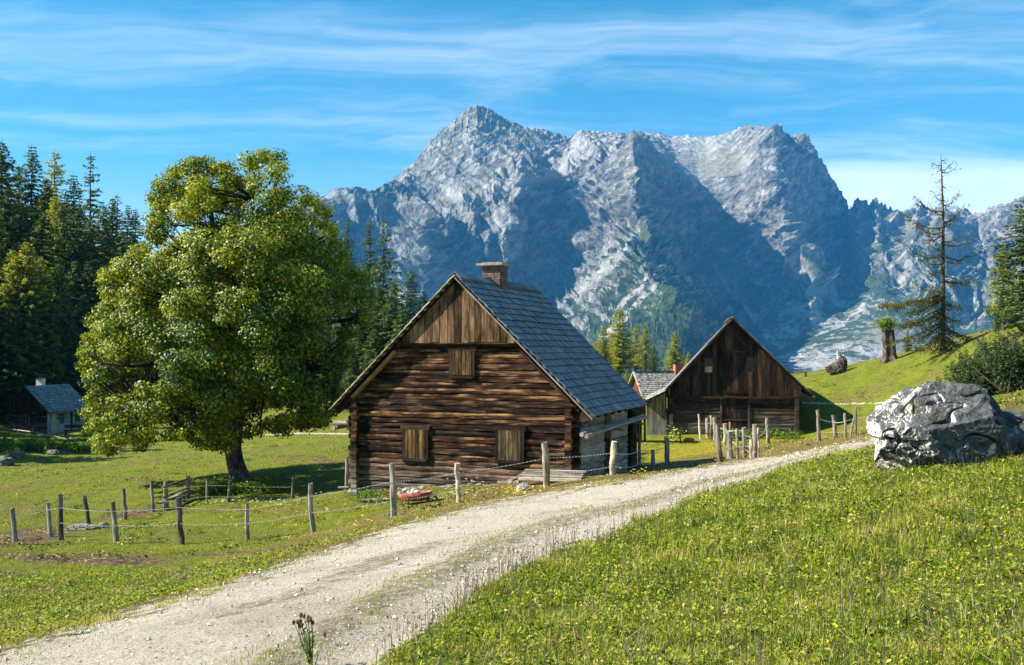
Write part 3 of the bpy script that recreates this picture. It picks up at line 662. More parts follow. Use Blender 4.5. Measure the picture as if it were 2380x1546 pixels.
M_LATH = wood('lath', (0.05, 0.03, 0.012), (0.28, 0.18, 0.08), (0.5, 0.34, 0.15), bumpd=.004)
M_SHINGLE = wood('slate_blue_shingle', (0.05, 0.06, 0.07), (0.165, 0.185, 0.205), (0.36, 0.38, 0.40), scale=1.3, bumpd=.006, spec=0.45, crack=.5)
M_OLDSH = wood('pale_shingle', (0.08, 0.075, 0.065), (0.28, 0.265, 0.24), (0.50, 0.48, 0.45), scale=1.3, bumpd=.01)
M_BARN = wood('barn_board', (0.004, 0.003, 0.002), (0.032, 0.017, 0.009), (0.135, 0.078, 0.038), scale=1.0, bumpd=.008)
M_BARNLOG = wood('barn_log', (0.005, 0.003, 0.002), (0.042, 0.026, 0.015), (0.155, 0.10, 0.058), grey=(0.16, 0.13, 0.105), greyz=(0.4, 2.3))
M_LEAN = wood('lean_to_board', (0.03, 0.02, 0.01), (0.16, 0.105, 0.052), (0.36, 0.26, 0.14), grey=(0.30, 0.31, 0.27), greyz=(0.4, 2.2), bumpd=.01)
M_POST = wood('weathered_post', (0.08, 0.065, 0.05), (0.26, 0.225, 0.18), (0.48, 0.43, 0.36), scale=1.4, bumpd=.01)
M_POSTD = wood('dark_post', (0.045, 0.038, 0.03), (0.20, 0.17, 0.14), (0.42, 0.38, 0.33), scale=1.4, bumpd=.01)
M_POSTL = wood('pale_post', (0.16, 0.13, 0.08), (0.50, 0.43, 0.31), (0.74, 0.66, 0.52), scale=1.4, bumpd=.01)
M_RED = wood('red_board', (0.03, 0.008, 0.006), (0.13, 0.04, 0.03), (0.24, 0.09, 0.06))
M_GREENSH = wood('green_shutter', (0.01, 0.03, 0.015), (0.03, 0.09, 0.04), (0.06, 0.14, 0.06))
M_PALEDOOR = wood('pale_door', (0.25, 0.19, 0.09), (0.48, 0.39, 0.20), (0.62, 0.52, 0.30))
M_ENDW = wood('cut_wood', (0.10, 0.06, 0.03), (0.34, 0.22, 0.12), (0.50, 0.36, 0.22))
M_ROCK = stone('field_stone', (0.12, 0.11, 0.10), (0.34, 0.32, 0.29), (0.60, 0.58, 0.53), 5)
M_FOOT = stone('footing_stone', (0.05, 0.045, 0.038), (0.17, 0.15, 0.125), (0.40, 0.36, 0.30), 6)
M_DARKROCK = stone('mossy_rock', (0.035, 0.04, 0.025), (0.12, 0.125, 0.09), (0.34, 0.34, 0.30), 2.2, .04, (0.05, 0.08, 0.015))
M_WHITE = stone('whitewash', (0.45, 0.45, 0.43), (0.68, 0.67, 0.64), (0.8, 0.79, 0.76), 3, .01)
M_PLASTER = stone('grey_plaster', (0.16, 0.155, 0.15), (0.30, 0.29, 0.28), (0.45, 0.44, 0.42), 4, .01)
M_BRICK = stone('old_brick', (0.07, 0.04, 0.032), (0.15, 0.095, 0.075), (0.30, 0.25, 0.21), 4, .01)
M_BRICKO = stone('orange_brick', (0.22, 0.07, 0.03), (0.42, 0.15, 0.07), (0.50, 0.24, 0.14), 6, .01)
M_SLAB = stone('lichen_slab', (0.13, 0.11, 0.09), (0.30, 0.26, 0.21), (0.50, 0.48, 0.44), 7, .02)
h = material('dark_metal', 0.45, 0.5); h.b.inputs['Metallic'].default_value = 0.7; M_METAL = setc(h, (0.05, 0.055, 0.06))
h = material('galvanised_wire', 0.35, 0.5); h.b.inputs['Metallic'].default_value = 0.5; M_WIRE = setc(h, (0.62, 0.62, 0.60))
h = material('window_dark', 0.15, 0.5); M_GLASS = setc(h, (0.02, 0.025, 0.03))

# ------------------------------------------------------------------ building helpers (local: x across gable, y depth, z up)
def logrow(mb, x0, x1, y, z, hgt, dep, axis='x', wob=.007, rnd=None):
    a, b = ((x0, y, z), (x1, y, z)) if axis == 'x' else ((y, x0, z), (y, x1, z))
    mb.beam(a, b, dep, hgt, n=12, round_=0.10, wob=wob, jit=0.04, seg=max(2, int(abs(x1 - x0) / .45)), rnd=rnd)
def plankwall(mb, x0, x1, y, zb, ztop, wmin=.16, wmax=.27, th=.03, axis='x', ragged=0.0, gap=.008):
    x = x0
    while x < x1 - 0.03:
        w = min(rng.uniform(wmin, wmax), x1 - x); xc = x + w / 2; r = rng.random()
        b = (zb(xc) if callable(zb) else zb) - rng.uniform(0, ragged) if ragged else (zb(xc) if callable(zb) else zb)
        hx = (w - gap) / 2; yo = rng.uniform(-.006, .006)
        t0 = ztop(x + .01) if callable(ztop) else ztop; t1 = ztop(x + w - .01) if callable(ztop) else ztop
        if min(t0, t1) > b + 0.02:
            if axis == 'x': V = [(xc + sx * hx, y + yo + sy * th / 2, zz) for sy in (-1, 1) for sx, zz in ((-1, b), (1, b), (1, t1), (-1, t0))]
            else: V = [(y + yo + sy * th / 2, xc + sx * hx, zz) for sy in (-1, 1) for sx, zz in ((-1, b), (1, b), (1, t1), (-1, t0))]
            V = np.array(V); G = np.stack([V[:, 2] + r * 7.3, (V[:, 0] if axis == 'x' else V[:, 1]) * 1.0, np.full(8, r)], 1)
            mb.add(V, [[0, 1, 2, 3], [5, 4, 7, 6], [0, 4, 5, 1], [3, 2, 6, 7], [0, 3, 7, 4], [1, 5, 6, 2]], G)
        x += w
def shingles(mb, p_ridge, p_eave, y0, y1r, y1e, n, wmin=.06, wmax=.13, th=.016, lift=.04, wave=.016, over=1.35):
    """courses of split shingles from ridge (x,z) to eave (x,z); y from y0 to y1 (ridge/eave)"""
    pr_, pe = np.array(p_ridge, float), np.array(p_eave, float); d = (pe - pr_); Ln = np.linalg.norm(d); d /= Ln
    nrm = np.array([-d[1], d[0]]) if d[0] > 0 else np.array([d[1], -d[0]])
    e = Ln / n
    for k in range(n):
        yend = y1r + (y1e - y1r) * (k + .5) / n; y = y0; ph = rng.random() * 9
        base = rng.uniform(-.006, .006)
        while y < yend - .02:
            w = min(rng.uniform(wmin, wmax), yend - y); r = rng.random()
            sag = wave * math.sin(y * 1.3 + ph) + wave * .6 * math.sin(y * 3.1 + ph * 2)
            s1 = (k + 1) * e + sag + rng.uniform(-.006, .006) + (0.03 if k == n - 1 else 0); s0 = max(s1 - e * over, 0.0)
            V = []
            for s_, lf in ((s0, 0.0), (s1, lift + rng.uniform(0, .006))):
                for yy in (y + .002, y + w - .002):
                    for t_ in (0, th):
                        q = pr_ + d * s_ + nrm * (lf + base + t_); V.append((q[0], yy, q[1]))
            V = np.array(V); G = np.stack([np.repeat([s0, s1], 4) + r * 7.3, V[:, 1] * 1.0, np.full(8, r)], 1)
            mb.add(V, [[0, 2, 3, 1], [0, 4, 6, 2], [1, 3, 7, 5], [0, 1, 5, 4], [2, 6, 7, 3]], G)
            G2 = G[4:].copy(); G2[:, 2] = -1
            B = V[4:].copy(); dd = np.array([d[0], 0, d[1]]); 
            mb.add(np.vstack([B + dd * .001, B[[0, 2]] - np.array([nrm[0], 0, nrm[1]]) * lift * .9]), [[0, 1, 3, 2], [0, 2, 5, 4]], np.array([0, 0, -1.0]))  # butt face and gap below coloured near-black: shade painted under each course
            y += w

# ------------------------------------------------------------------ the near log cottage
CZ = -5.15
def build_cottage():
    c = empty('log_cottage', (-1.79, 34.15, CZ), -R(21.2), 'weathered dark log cottage with steep blue-grey shingle roof and three closed board shutters', 'cottage')
    A, H = 7.72, 4.85; tp = 4.65 / 4.85
    rl = lambda x: A - abs(x) * tp                     # roof underside line
    fl = lambda u: gz(*(np.array([-1.79 + .932 * u, 34.15 - .3616 * u]))) - CZ
    # front gable of hewn logs
    m = MB(); z = 0.12; k = 0
    while z < 5.5:
        e = min((A - 0.22 - z) / tp, 99); lim = 4.28 + rng.uniform(-.04, .04) if z < 3.3 else min(e, 4.2)
        hgt = .212; logrow(m, -lim, lim, rng.uniform(-.02, .02), z, rng.uniform(.185, .202), .24, rnd=rng.random()); z += .2065; k += 1
    ob('gable_log_wall', m, M_LOG, c, smooth=False)
    m = MB(); plankwall(m, -3.9, 3.9, .06, 0, lambda x: min(5.5, rl(x) - .3), .3, .3, .08, gap=-.002); ob('wall_lining', m, M_FRAME, c)
    # side wall logs whose ends show at the corners
    m = MB(); z = 0.22
    while z < 3.35:
        logrow(m, -.30 + rng.uniform(-.03, .03), .6, -3.98, z, .21, .23, 'y', .002); logrow(m, .6, 7.3, -3.98, z, .21, .23, 'y', .004)
        z += .2065
    ob('left_log_wall', m, M_LOG, c)
    m = MB(); z = 0.22
    while z < 3.35:
        logrow(m, -.30 + rng.uniform(-.03, .03), .75, 3.98, z, .21, .23, 'y', .002); logrow(m, .75, 7.3, 3.90, z, .21, .16, 'y', .004)
        z += .2065
    ob('corner_log_ends', m, M_LOG, c)
    m = MB(); z = 0.30
    while z < 3.25:
        o = rng.uniform(-.02, .02)
        logrow(m, .35, 3.22 + rng.uniform(-.1, .06), 4.10, z, .235, .26, 'y', .006); logrow(m, 4.12, 6.42 + rng.uniform(-.05, .05), 4.10, z + o, .235, .26, 'y', .006)
        z += .222
    ob('grey_side_wall', m, M_GREYLOG, c, label='pale grey log side wall in two bays')
    for yy, ww in ((3.68, .86), (6.88, .9)): m = MB(); m.box((3.98, yy, 1.7), (.05, ww, 3.2)); ob('side_recess', m, M_FRAME, c)
    for yy in (.28, 4.02): m = MB(); m.box((4.23, yy, 1.35), (.07, .07, 2.1)); ob('side_post', m, M_GREYLOG, c)
    m = MB(); m.box((4.2, 7.38, 1.5), (.30, .06, 2.7)); ob('end_board', m, M_POSTD, c)
    m = MB(); z = .12
    while z < 5.5:
        lim = 4.2 if z < 3.3 else min((A - .3 - z) / tp, 4.2); logrow(m, -lim, lim, 7.25, z, .21, .22); z += .2065
    plankwall(m, -2.3, 2.3, 7.25, 5.5, lambda x: rl(x) - .1)
    ob('rear_wall', m, M_LOG, c)
    # upright boards in the gable top
    m = MB(); plankwall(m, -2.27, 2.27, -.27, 5.52, lambda x: rl(x) - .10, .20, .31, .03, ragged=.05, gap=.022)
    plankwall(m, -2.2, 2.2, -.235, 5.55, lambda x: rl(x) - .14, .5, .5, .01, gap=-.001)
    m.box((0, -.25, 5.50), (4.5, .05, .10)); ob('gable_boarding', m, M_PLANK, c)
    m = MB(); m.beam((-2.45, -.10, 5.44), (2.45, -.10, 5.44), .16, .14, n=8); ob('tie_beam', m, M_FRAME, c)
    # raking beams under the verge
    for s, mat in ((-1, M_BEAM), (1, M_FRAME)):  # left beam golden to look sunlit, right one dark: light put into colour
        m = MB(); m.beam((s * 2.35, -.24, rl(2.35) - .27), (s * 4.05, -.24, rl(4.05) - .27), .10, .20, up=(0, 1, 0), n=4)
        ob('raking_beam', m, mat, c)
    # shutters
    def shutter(u, zc, w, hh, mat, fz=.0):
        r_ = empty('shutter', (u, -.16, zc)); r_.parent = c
        f = MB(); t = .11
        f.box((-(w / 2 + t / 2), .0, 0), (t, .06, hh + .26)); f.box(((w / 2 + t / 2), .0, 0), (t, .06, hh + .26))
        f.box((0, .002, hh / 2 + .08), (w + .34, .07, .15)); f.box((0, -.012, -hh / 2 - .055), (w + .1, .10, .09))
        m = MB(); m.box((0, .0, 0), (w, .012, hh * .96), rnd=-1); plankwall(m, -w / 2, w / 2, -.025, -hh / 2 + rng.uniform(-.02, .02), hh / 2, .10, .16, .028, gap=.022)
        o = ob('shutter', m, mat, c); o.location = (u, -.16, zc); bpy.data.objects.remove(r_)
        ob('frame', f, M_FRAME, o)
        return o
    shutter(-1.62, 1.99, .78, .98, M_SHUT); shutter(1.90, 2.06, .82, .98, M_SHUTG); shutter(.15, 4.80, .74, .84, M_SHUT)
    # roof
    nrow = 21
    for s in (-1, 1):
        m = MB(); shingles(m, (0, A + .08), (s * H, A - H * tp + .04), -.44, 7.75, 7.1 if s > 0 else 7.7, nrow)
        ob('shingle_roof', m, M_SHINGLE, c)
        m = MB(); L = math.hypot(H, H * tp)
        ang = math.atan(tp) * s
        m.add([(0, y, A - .03) for y in (-.30, 7.2)] + [(s * (H - .1), y, A - (H - .1) * tp - .03) for y in (-.30, 6.9)] + [(0, y, A - .06) for y in (-.30, 7.2)] + [(s * (H - .1), y, A - (H - .1) * tp - .06) for y in (-.30, 6.9)],
              [[0, 1, 3, 2], [4, 6, 7, 5], [0, 2, 6, 4], [2, 3, 7, 6], [1, 5, 7, 3]], (0.3, .2, .2))
        ob('roof_deck', m, M_FRAME, c)
        m = MB()
        for k in range(nrow + 1):
            x = s * (H - .05) * k / nrow; zz = A - abs(x) * tp + .01
            m.box((x, -.20, zz), (.10, .44, .045), axes=[[math.cos(ang), 0, -math.sin(ang)], [0, 1, 0], [math.sin(ang), 0, math.cos(ang)]])
        ob('roof_lath', m, M_LATH, c)
        m = MB()
        for yy in np.arange(-.1, 7.1, .9):
            m.beam((0, yy, A - .16), (s * (H - .12), yy, A - (H - .12) * tp - .16), .12, .16, up=(0, 1, 0), n=4)
        ob('rafter', m, M_FRAME, c)
        m = MB()
        if s > 0: m.beam((s * .02, -.47, A - .02), (s * (H + .02), -.47, A - H * tp - .05), .035, .10, up=(0, 1, 0), n=4)
        else:
            for k in range(nrow):                      # strips for course ends; sunlight on this verge painted into their pale colour
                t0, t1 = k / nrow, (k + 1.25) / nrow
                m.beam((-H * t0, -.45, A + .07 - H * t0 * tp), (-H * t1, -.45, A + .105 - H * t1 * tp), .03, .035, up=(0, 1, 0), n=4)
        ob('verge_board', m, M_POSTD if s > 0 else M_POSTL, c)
    m = MB()
    for s in (-1, 1):
        for y0 in (-.46, 2.26, 5.0):
            a = math.atan(tp) * s
            m.box((s * .11, y0 + 1.38, A + .075), (.30, 2.74, .025), axes=[[math.cos(a), 0, -math.sin(a)], [0, 1, 0], [math.sin(a), 0, math.cos(a)]])
    ob('ridge_board', m, M_SHINGLE, c)
    # pole gutters under the eaves
    for s, y0 in ((1, -.55), (-1, -.42)):
        m = MB(); xx = s * 4.58
        m.tube([(xx - .05, y0, 2.52), (xx, 3, 2.58), (xx, 7.6, 2.66)], [.075, .07, .06], 8, jit=.05); m.tube([(xx + .12 * s, y0 - .05, 2.47), (xx + .12 * s, 3.2, 2.55), (xx + .12 * s, 7.7, 2.6)], [.07, .06, .06], 8, jit=.05)
        for yy in (.6, 3.6, 6.8): m.beam((s * 3.9, yy, 2.45), (s * 4.8, yy, 2.38), .08, n=6)
        ob('gutter_pole', m, M_POST, c, smooth=True)
    m = MB(); m.tube([(-4.95, -.05, 2.62), (-4.0, -.02, 2.62), (-3.7, 0, 2.62)], [.09, .085, .08], 8, jit=.04); ob('projecting_pole', m, M_POST, c, smooth=True)
    # chimney
    chm = MB(); x0, y0 = 0.0, 3.18
    for row in range(13):
        zz = A - .45 + row * .088
        for k in range(3):
            for (dx, dy, sx, sy) in ((-.24 + .24 * k, -.33, .225, .10), (-.24 + .24 * k, .33, .225, .10), (-.33, -.24 + .24 * k, .10, .225), (.33, -.24 + .24 * k, .10, .225)):
                o = (.06 if row % 2 else -.06) * 0
                chm.box((x0 + dx + rng.uniform(-.006, .006), y0 + dy + rng.uniform(-.006, .006), zz), (sx, sy, .075))
    chm.box((x0, y0, A + .1), (.66, .66, 1.06))
    ch = ob('chimney', chm, M_BRICK, c)
    m = MB(); 
    for dx in (-.22, .22): m.box((x0 + dx, y0 - .03, A + .665), (.43, .86, .05))
    m.box((x0 - .02, y0 + .02, A + .70), (1.04, 1.06, .08)); m.box((x0 + .05, y0 - .04, A + .755), (.8, .74, .03))
    ob('chimney_cap', m, M_SLAB, ch)
    # footing stones
    m = MB()
    for u in np.arange(-4.1, 2.5, .27):
        z0 = fl(u) + .04
        m.beam((u - .13, -.03, z0 - .06), (u + .13, -.03 + rng.uniform(-.06, .04), z0 - .06 + rng.uniform(-.03, .03)), .24, rng.uniform(.12, .24), n=9, round_=.95, jit=.16)
    m.beam((-4.15, -.25, fl(-4.1) + .1), (-3.8, -.25, fl(-4) + .1), .3, .3, n=10, jit=.1); m.beam((-4.05, -.27, fl(-4.1) + .32), (-3.85, -.25, fl(-4) + .32), .2, .18, n=10, jit=.1)
    ob('footing_stones', m, M_FOOT, c)
    return c
# ------------------------------------------------------------------ the barn
BZ = -5.35
def build_barn():
    b = empty('barn', (13.5, 61.0, BZ), -R(10), 'large dark barn with upright boarded gable above a log base and a plank lean-to', 'barn')
    A = 7.38; tr = 4.61 / 4.65; tl = 4.40 / 4.1
    top = lambda x: A - .12 - (x * tr if x > 0 else -x * tl)
    m = MB(); z = .0
    while z < 2.62:
        for x0, x1 in ((-3.95, -.66), (.92, 4.02)): logrow(m, x0, x1, 0, z, .25, .24)
        z += .235
    ob('log_base', m, M_BARNLOG, b)
    for s in (-3.72, 3.78):
        m = MB(); z = .1
        while z < 2.6: logrow(m, -.3, 9, s, z, .24, .24, 'y', .004); z += .235
        ob('side_log_wall', m, M_BARNLOG, b)
    m = MB(); m.box((0, .1, 1.4), (7.4, .06, 2.9)); ob('wall_lining', m, M_FRAME, b)
    # boarded gable with openings left for the hatches
    m = MB(); yb = -.16
    wins = [(-1.68, -1.20, 4.15, 5.05), (.82, 1.34, 4.2, 5.1)]
    dr = (-.42, .62, 2.95, 5.4)
    def seg(x0, x1, z0, z1, y=yb): plankwall(m, x0, x1, y, z0, z1, .15, .27, .03)
    for x0, x1 in ((-4.05, -1.68), (-1.20, -.44), (.64, .82), (1.34, 4.05)): plankwall(m, x0, x1, yb, 2.62, top, .15, .27, .03, ragged=.05)
    for x0, x1, z0, z1 in wins: seg(x0, x1, 2.62, z0); plankwall(m, x0, x1, yb, z1, top, .15, .27, .03)
    plankwall(m, -.44, .64, yb, 5.42, top, .14, .22, .03); plankwall(m, -.44, .64, yb, 2.62, 2.92, .14, .2, .03)
    ob('gable_boarding', m, M_BARN, b)
    m = MB(); m.box((0, -.22, 2.62), (7.9, .10, .14)); ob('sill_beam', m, M_FRAME, b)
    for i, (x0, x1, z0, z1) in enumerate(wins):
        m = MB(); m.box(((x0 + x1) / 2, .0, (z0 + z1) / 2), (x1 - x0, .02, z1 - z0)); w_ = ob('hatch_opening', m, M_GLASS, b)
        if i == 0:
            m = MB(); plankwall(m, x0 + .02, x1 - .02, -.15, z0, z0 + .36, .1, .2, .02); ob('loose_board', m, M_PALEDOOR, w_, label='pale board across the hatch')
    m = MB(); plankwall(m, dr[0], dr[1], -.14, dr[2], dr[3], .18, .28, .03); d = ob('loft_door', m, M_BARN, b)
    for zz in (5.42, 2.93): m = MB(); m.box((.10, -.20, zz), (1.2, .05, .08)); ob('door_batten', m, M_FRAME, d)
    m = MB(); plankwall(m, -.64, .90, -.10, -.3, 2.55, .22, .32, .04); d = ob('barn_door', m, M_BARN, b)
    m = MB()
    for zz in (.55, 1.25, 2.1): m.box((.13, -.14, zz), (1.5, .03, .09))
    for xx in (-.70, .96): m.box((xx, -.12, 1.1), (.12, .10, 2.9))
    ob('door_frame', m, M_BARNLOG, d)
    # roof
    for s, E, t in ((1, 4.65, tr), (-1, 4.1, tl)):
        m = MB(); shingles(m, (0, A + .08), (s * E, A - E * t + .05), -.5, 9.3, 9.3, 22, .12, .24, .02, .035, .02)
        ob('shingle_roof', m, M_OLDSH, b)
        m = MB(); m.beam((s * .02, -.50, A - .02), (s * E, -.50, A - E * t - .03), .05, .14, up=(0, 1, 0), n=4); m.beam((0, .5, A - .1), (s * E, .5, A - E * t - .1), .1, .14, up=(0, 1, 0), n=4)
        m.add([(0, y, A - .02) for y in (-.45, 9.2)] + [(s * (E - .05), y, A - (E - .05) * t - .02) for y in (-.45, 9.2)], [[0, 1, 3, 2]], (.3, .2, .2))
        ob('verge_board', m, M_FRAME, b)
    m = MB(); m.box((-.06, 4.4, A + .10), (.28, 9.9, .03)); m.box((0.0, 4.4, A + .14), (.10, 9.9, .06)); ob('ridge_board', m, M_POSTD, b)
    m = MB(); m.tube([(4.75, -.6, 2.72), (4.8, 3, 2.75), (4.8, 9, 2.8)], .07, 8); ob('gutter_pole', m, M_POSTD, b, smooth=True)
    m = MB(); m.tube([(4.35, -.45, 2.80), (4.55, -.5, 2.62), (4.75, -.55, 2.52), (4.9, -.55, 2.56), (4.93, -.55, 2.68)], .045, 6); ob('gutter_hook', m, M_FRAME, b, smooth=True)
    # lean-to on the left
    zb = gz(8.1, 61.8) - BZ
    lt = lambda x: 2.92 + (x + 4.1) * .49 - .06
    m = MB(); plankwall(m, -5.2, -3.98, -.24, -.6, lt, .17, .27, .03); ob('lean_to_boarding', m, M_LEAN, b, label='sun-bleached plank wall of the lean-to')
    m = MB(); plankwall(m, -.2, 8.8, -5.2, -.6, lt(-5.2) - .02, .2, .3, .03, 'y'); ob('lean_to_side', m, M_LEAN, b)
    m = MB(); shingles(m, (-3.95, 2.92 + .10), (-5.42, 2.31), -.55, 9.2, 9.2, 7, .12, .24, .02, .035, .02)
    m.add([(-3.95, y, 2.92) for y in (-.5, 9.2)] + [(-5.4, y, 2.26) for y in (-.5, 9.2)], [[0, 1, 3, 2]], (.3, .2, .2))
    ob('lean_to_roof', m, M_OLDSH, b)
    m = MB(); z = 0
    while z < 6.9:
        lim = min(3.8, (A - .2 - z) / tl); logrow(m, -lim, lim, 9, z, .25, .2); z += .24
    ob('rear_wall', m, M_BARNLOG, b)
    return b
# ------------------------------------------------------------------ shingled house behind, with the orange chimney
def build_back_house():
    z0 = -5.4
    b = empty('shingled_house', (10.0, 80.0, z0), R(14), 'small house behind the barn with pale shingle roof and orange brick chimney', 'house')
    A = 3.86; Lx = 6.2
    # ridge runs along x
    def slope(s):
        m = MB(); n = 13; e = 2.75 / n
        for k in range(n):
            x = -.25
            while x < Lx:
                w = rng.uniform(.1, .2); r = rng.random(); s1 = (k + 1) * e + rng.uniform(-.03, .03); s0 = max(0, s1 - e * 1.3); lf = .035 + rng.uniform(0, .02)
                d = np.array([s * .72, -.69]); nn = np.array([s * .69, .72]); V = []
                for q, l in ((s0, 0), (s1, lf)):
                    for xx in (x, x + w - .012):
                        for t_ in (0, .025):
                            p = d * q + nn * (l + t_); V.append((xx, p[0], A + p[1]))
                V = np.array(V); m.add(V, [[0, 2, 3, 1], [4, 5, 7, 6], [0, 4, 6, 2], [1, 3, 7, 5], [0, 1, 5, 4], [2, 6, 7, 3]], np.stack([np.repeat([s0, s1], 4) + r * 7, V[:, 0], np.full(8, r)], 1)); x += w
        return m
    ob('shingle_roof', slope(-1), M_OLDSH, b); ob('shingle_roof', slope(1), M_OLDSH, b)
    m = MB(); m.box((Lx / 2 - .1, 0, A + .05), (Lx + .3, .3, .05)); ob('ridge_board', m, M_POSTD, b)
    m = MB(); plankwall(m, -1.75, 1.75, 0.05, -.3, lambda y: A - .06 - abs(y) * .95, .15, .25, .03, 'y'); ob('red_gable', m, M_RED, b)
    m = MB(); m.beam((-.27, 0, A - .02), (-.27, -2.02, A - 1.92), .05, .12, up=(1, 0, 0), n=4); m.beam((-.27, 0, A - .02), (-.27, 2.02, A - 1.92), .05, .12, up=(1, 0, 0), n=4); ob('verge_board', m, M_POSTL, b)
    m = MB(); z = 0
    while z < 2.2: logrow(m, 0, Lx, -1.7, z, .22, .2); logrow(m, 0, Lx, 1.7, z, .22, .2); z += .21
    ob('log_wall', m, M_BARNLOG, b)
    m = MB(); plankwall(m, -1.75, 1.75, Lx, -.3, lambda y: A - .06 - abs(y) * .95, .15, .25, .03, 'y'); ob('rear_gable', m, M_BARN, b)
    ch = MB(); cx = 3.45
    for row in range(14):
        for k in range(2):
            for (dx, dy, sx, sy) in ((-.12 + .24 * k, -.2, .225, .1), (-.12 + .24 * k, .2, .225, .1), (-.2, -.12 + .24 * k, .1, .225), (.2, -.12 + .24 * k, .1, .225)):
                ch.box((cx + dx, dy - .1, A - .5 + row * .085), (sx, sy, .074))
    ch.box((cx, -.1, A + .05), (.46, .46, 1.1)); c = ob('chimney', ch, M_BRICKO, b)
    m = MB(); m.box((cx, -.1, A + .92), (.66, .66, .035)); m.box((cx, -.1, A + .66), (.6, .6, .04))
    for dx in (-.2, .2):
        for dy in (-.2, .2): m.box((cx + dx, dy - .1, A + .8), (.03, .03, .22))
    ob('chimney_cap', m, M_METAL, c)
    return b
# ------------------------------------------------------------------ the hut on the left
def build_left_hut():
    z0 = -8.1
    b = empty('small_hut', (-47.9, 98.4, z0), -R(10), 'small log hut below the forest with blue shingle roof, white chimney and green shutters', 'hut')
    A = 4.75; H = 2.72; t = .93; Wd = 2.15; L = 6.4
    m = MB(); z = .05
    while z < 2.3: logrow(m, -Wd - .1, Wd + .1, 0, z, .23, .2); z += .215
    ob('log_gable', m, M_LOG, b)
    m = MB(); plankwall(m, -2.3, 2.3, -.2, 2.28, lambda x: A - .08 - abs(x) * t, .16, .26, .03, ragged=.05); ob('gable_boarding', m, M_BARN, b)
    m = MB(); m.box((0, -.22, 2.3), (4.5, .08, .1)); m.box((0, -.24, 3.62), (1.6, .05, .07)); ob('trim_board', m, M_FRAME, b)
    m = MB(); m.box((.02, -.12, 1.35), (.62, .04, .75)); w_ = ob('window', m, M_GLASS, b)
    m = MB(); m.box((.02, -.15, 1.35), (.05, .03, .75)); m.box((.02, -.15, 1.35), (.62, .03, .05)); m.box((-.33, -.15, 1.35), (.07, .04, .85)); m.box((.37, -.15, 1.35), (.07, .04, .85)); ob('frame', m, M_POSTD, w_)
    m = MB(); z = .35
    while z < 2.3: logrow(m, .5, L, Wd, z, .23, .2, 'y'); z += .215
    ob('side_log_wall', m, M_GREYLOG, b)
    m = MB(); z = .35
    while z < 2.3: logrow(m, -.2, L, -Wd, z, .23, .2, 'y'); z += .215
    ob('far_log_wall', m, M_LOG, b)
    m = MB(); m.box((Wd + .03, 2.2, .62), (.22, 4.2, .9)); m.box((Wd + .03, L / 2, .1), (.26, L, .4)); ob('plastered_base', m, M_PLASTER, b)
    m = MB(); m.box((Wd + .02, .25, 1.1), (.24, .5, 2.4)); ob('corner_pier', m, M_PLASTER, b)
    m = MB(); plankwall(m, .62, 1.35, Wd + .15, .35, 2.1, .2, .3, .04, 'y'); ob('door', m, M_PALEDOOR, b, label='pale yellow board door')
    for yy in (2.3, 4.9):
        m = MB(); plankwall(m, yy - .38, yy + .38, Wd + .15, 1.0, 1.95, .18, .24, .03, 'y'); ob('shutter', m, M_GREENSH, b)
    m = MB(); m.box((Wd + .14, 3.85, 1.2), (.14, .25, 2.2)); ob('door_post', m, M_FRAME, b)
    for s in (-1, 1):
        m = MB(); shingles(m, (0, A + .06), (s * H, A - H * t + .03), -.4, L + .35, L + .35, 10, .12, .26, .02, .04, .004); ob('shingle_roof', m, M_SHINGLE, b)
        m = MB(); m.add([(0, y, A) for y in (-.38, L + .3)] + [(s * (H - .02), y, A - (H - .02) * t) for y in (-.38, L + .3)], [[0, 1, 3, 2]], (.3, .2, .2)); m.beam((0, -.42, A), (s * H, -.42, A - H * t), .05, .13, up=(0, 1, 0), n=4); ob('verge_board', m, M_FRAME, b)
    m = MB(); m.tube([(H - .02, -.6, 2.15), (H, L + .9, 2.22)], .06, 6); ob('gutter_pole', m, M_POST, b)
    m = MB(); plankwall(m, -2.2, 2.2, L, 0, lambda x: A - .08 - abs(x) * t, .2, .3, .03); ob('rear_wall', m, M_BARN, b)
    m = MB(); m.box((-.55, 2.9, A + .15), (.62, .62, 1.2)); c = ob('chimney', m, M_WHITE, b)
    m = MB(); m.box((-.55, 2.9, A + .80), (.78, .78, .08)); m.box((-.55, 2.9, A + 1.14), (.8, .66, .035))
    for dx in (-.25, .25):
        for dy in (-.25, .25): m.box((-.55 + dx, 2.9 + dy, A + .98), (.03, .03, .3))
    ob('chimney_cap', m, M_METAL, c)
    return b
if on('build'):
    build_cottage(); build_barn(); build_back_house(); build_left_hut()
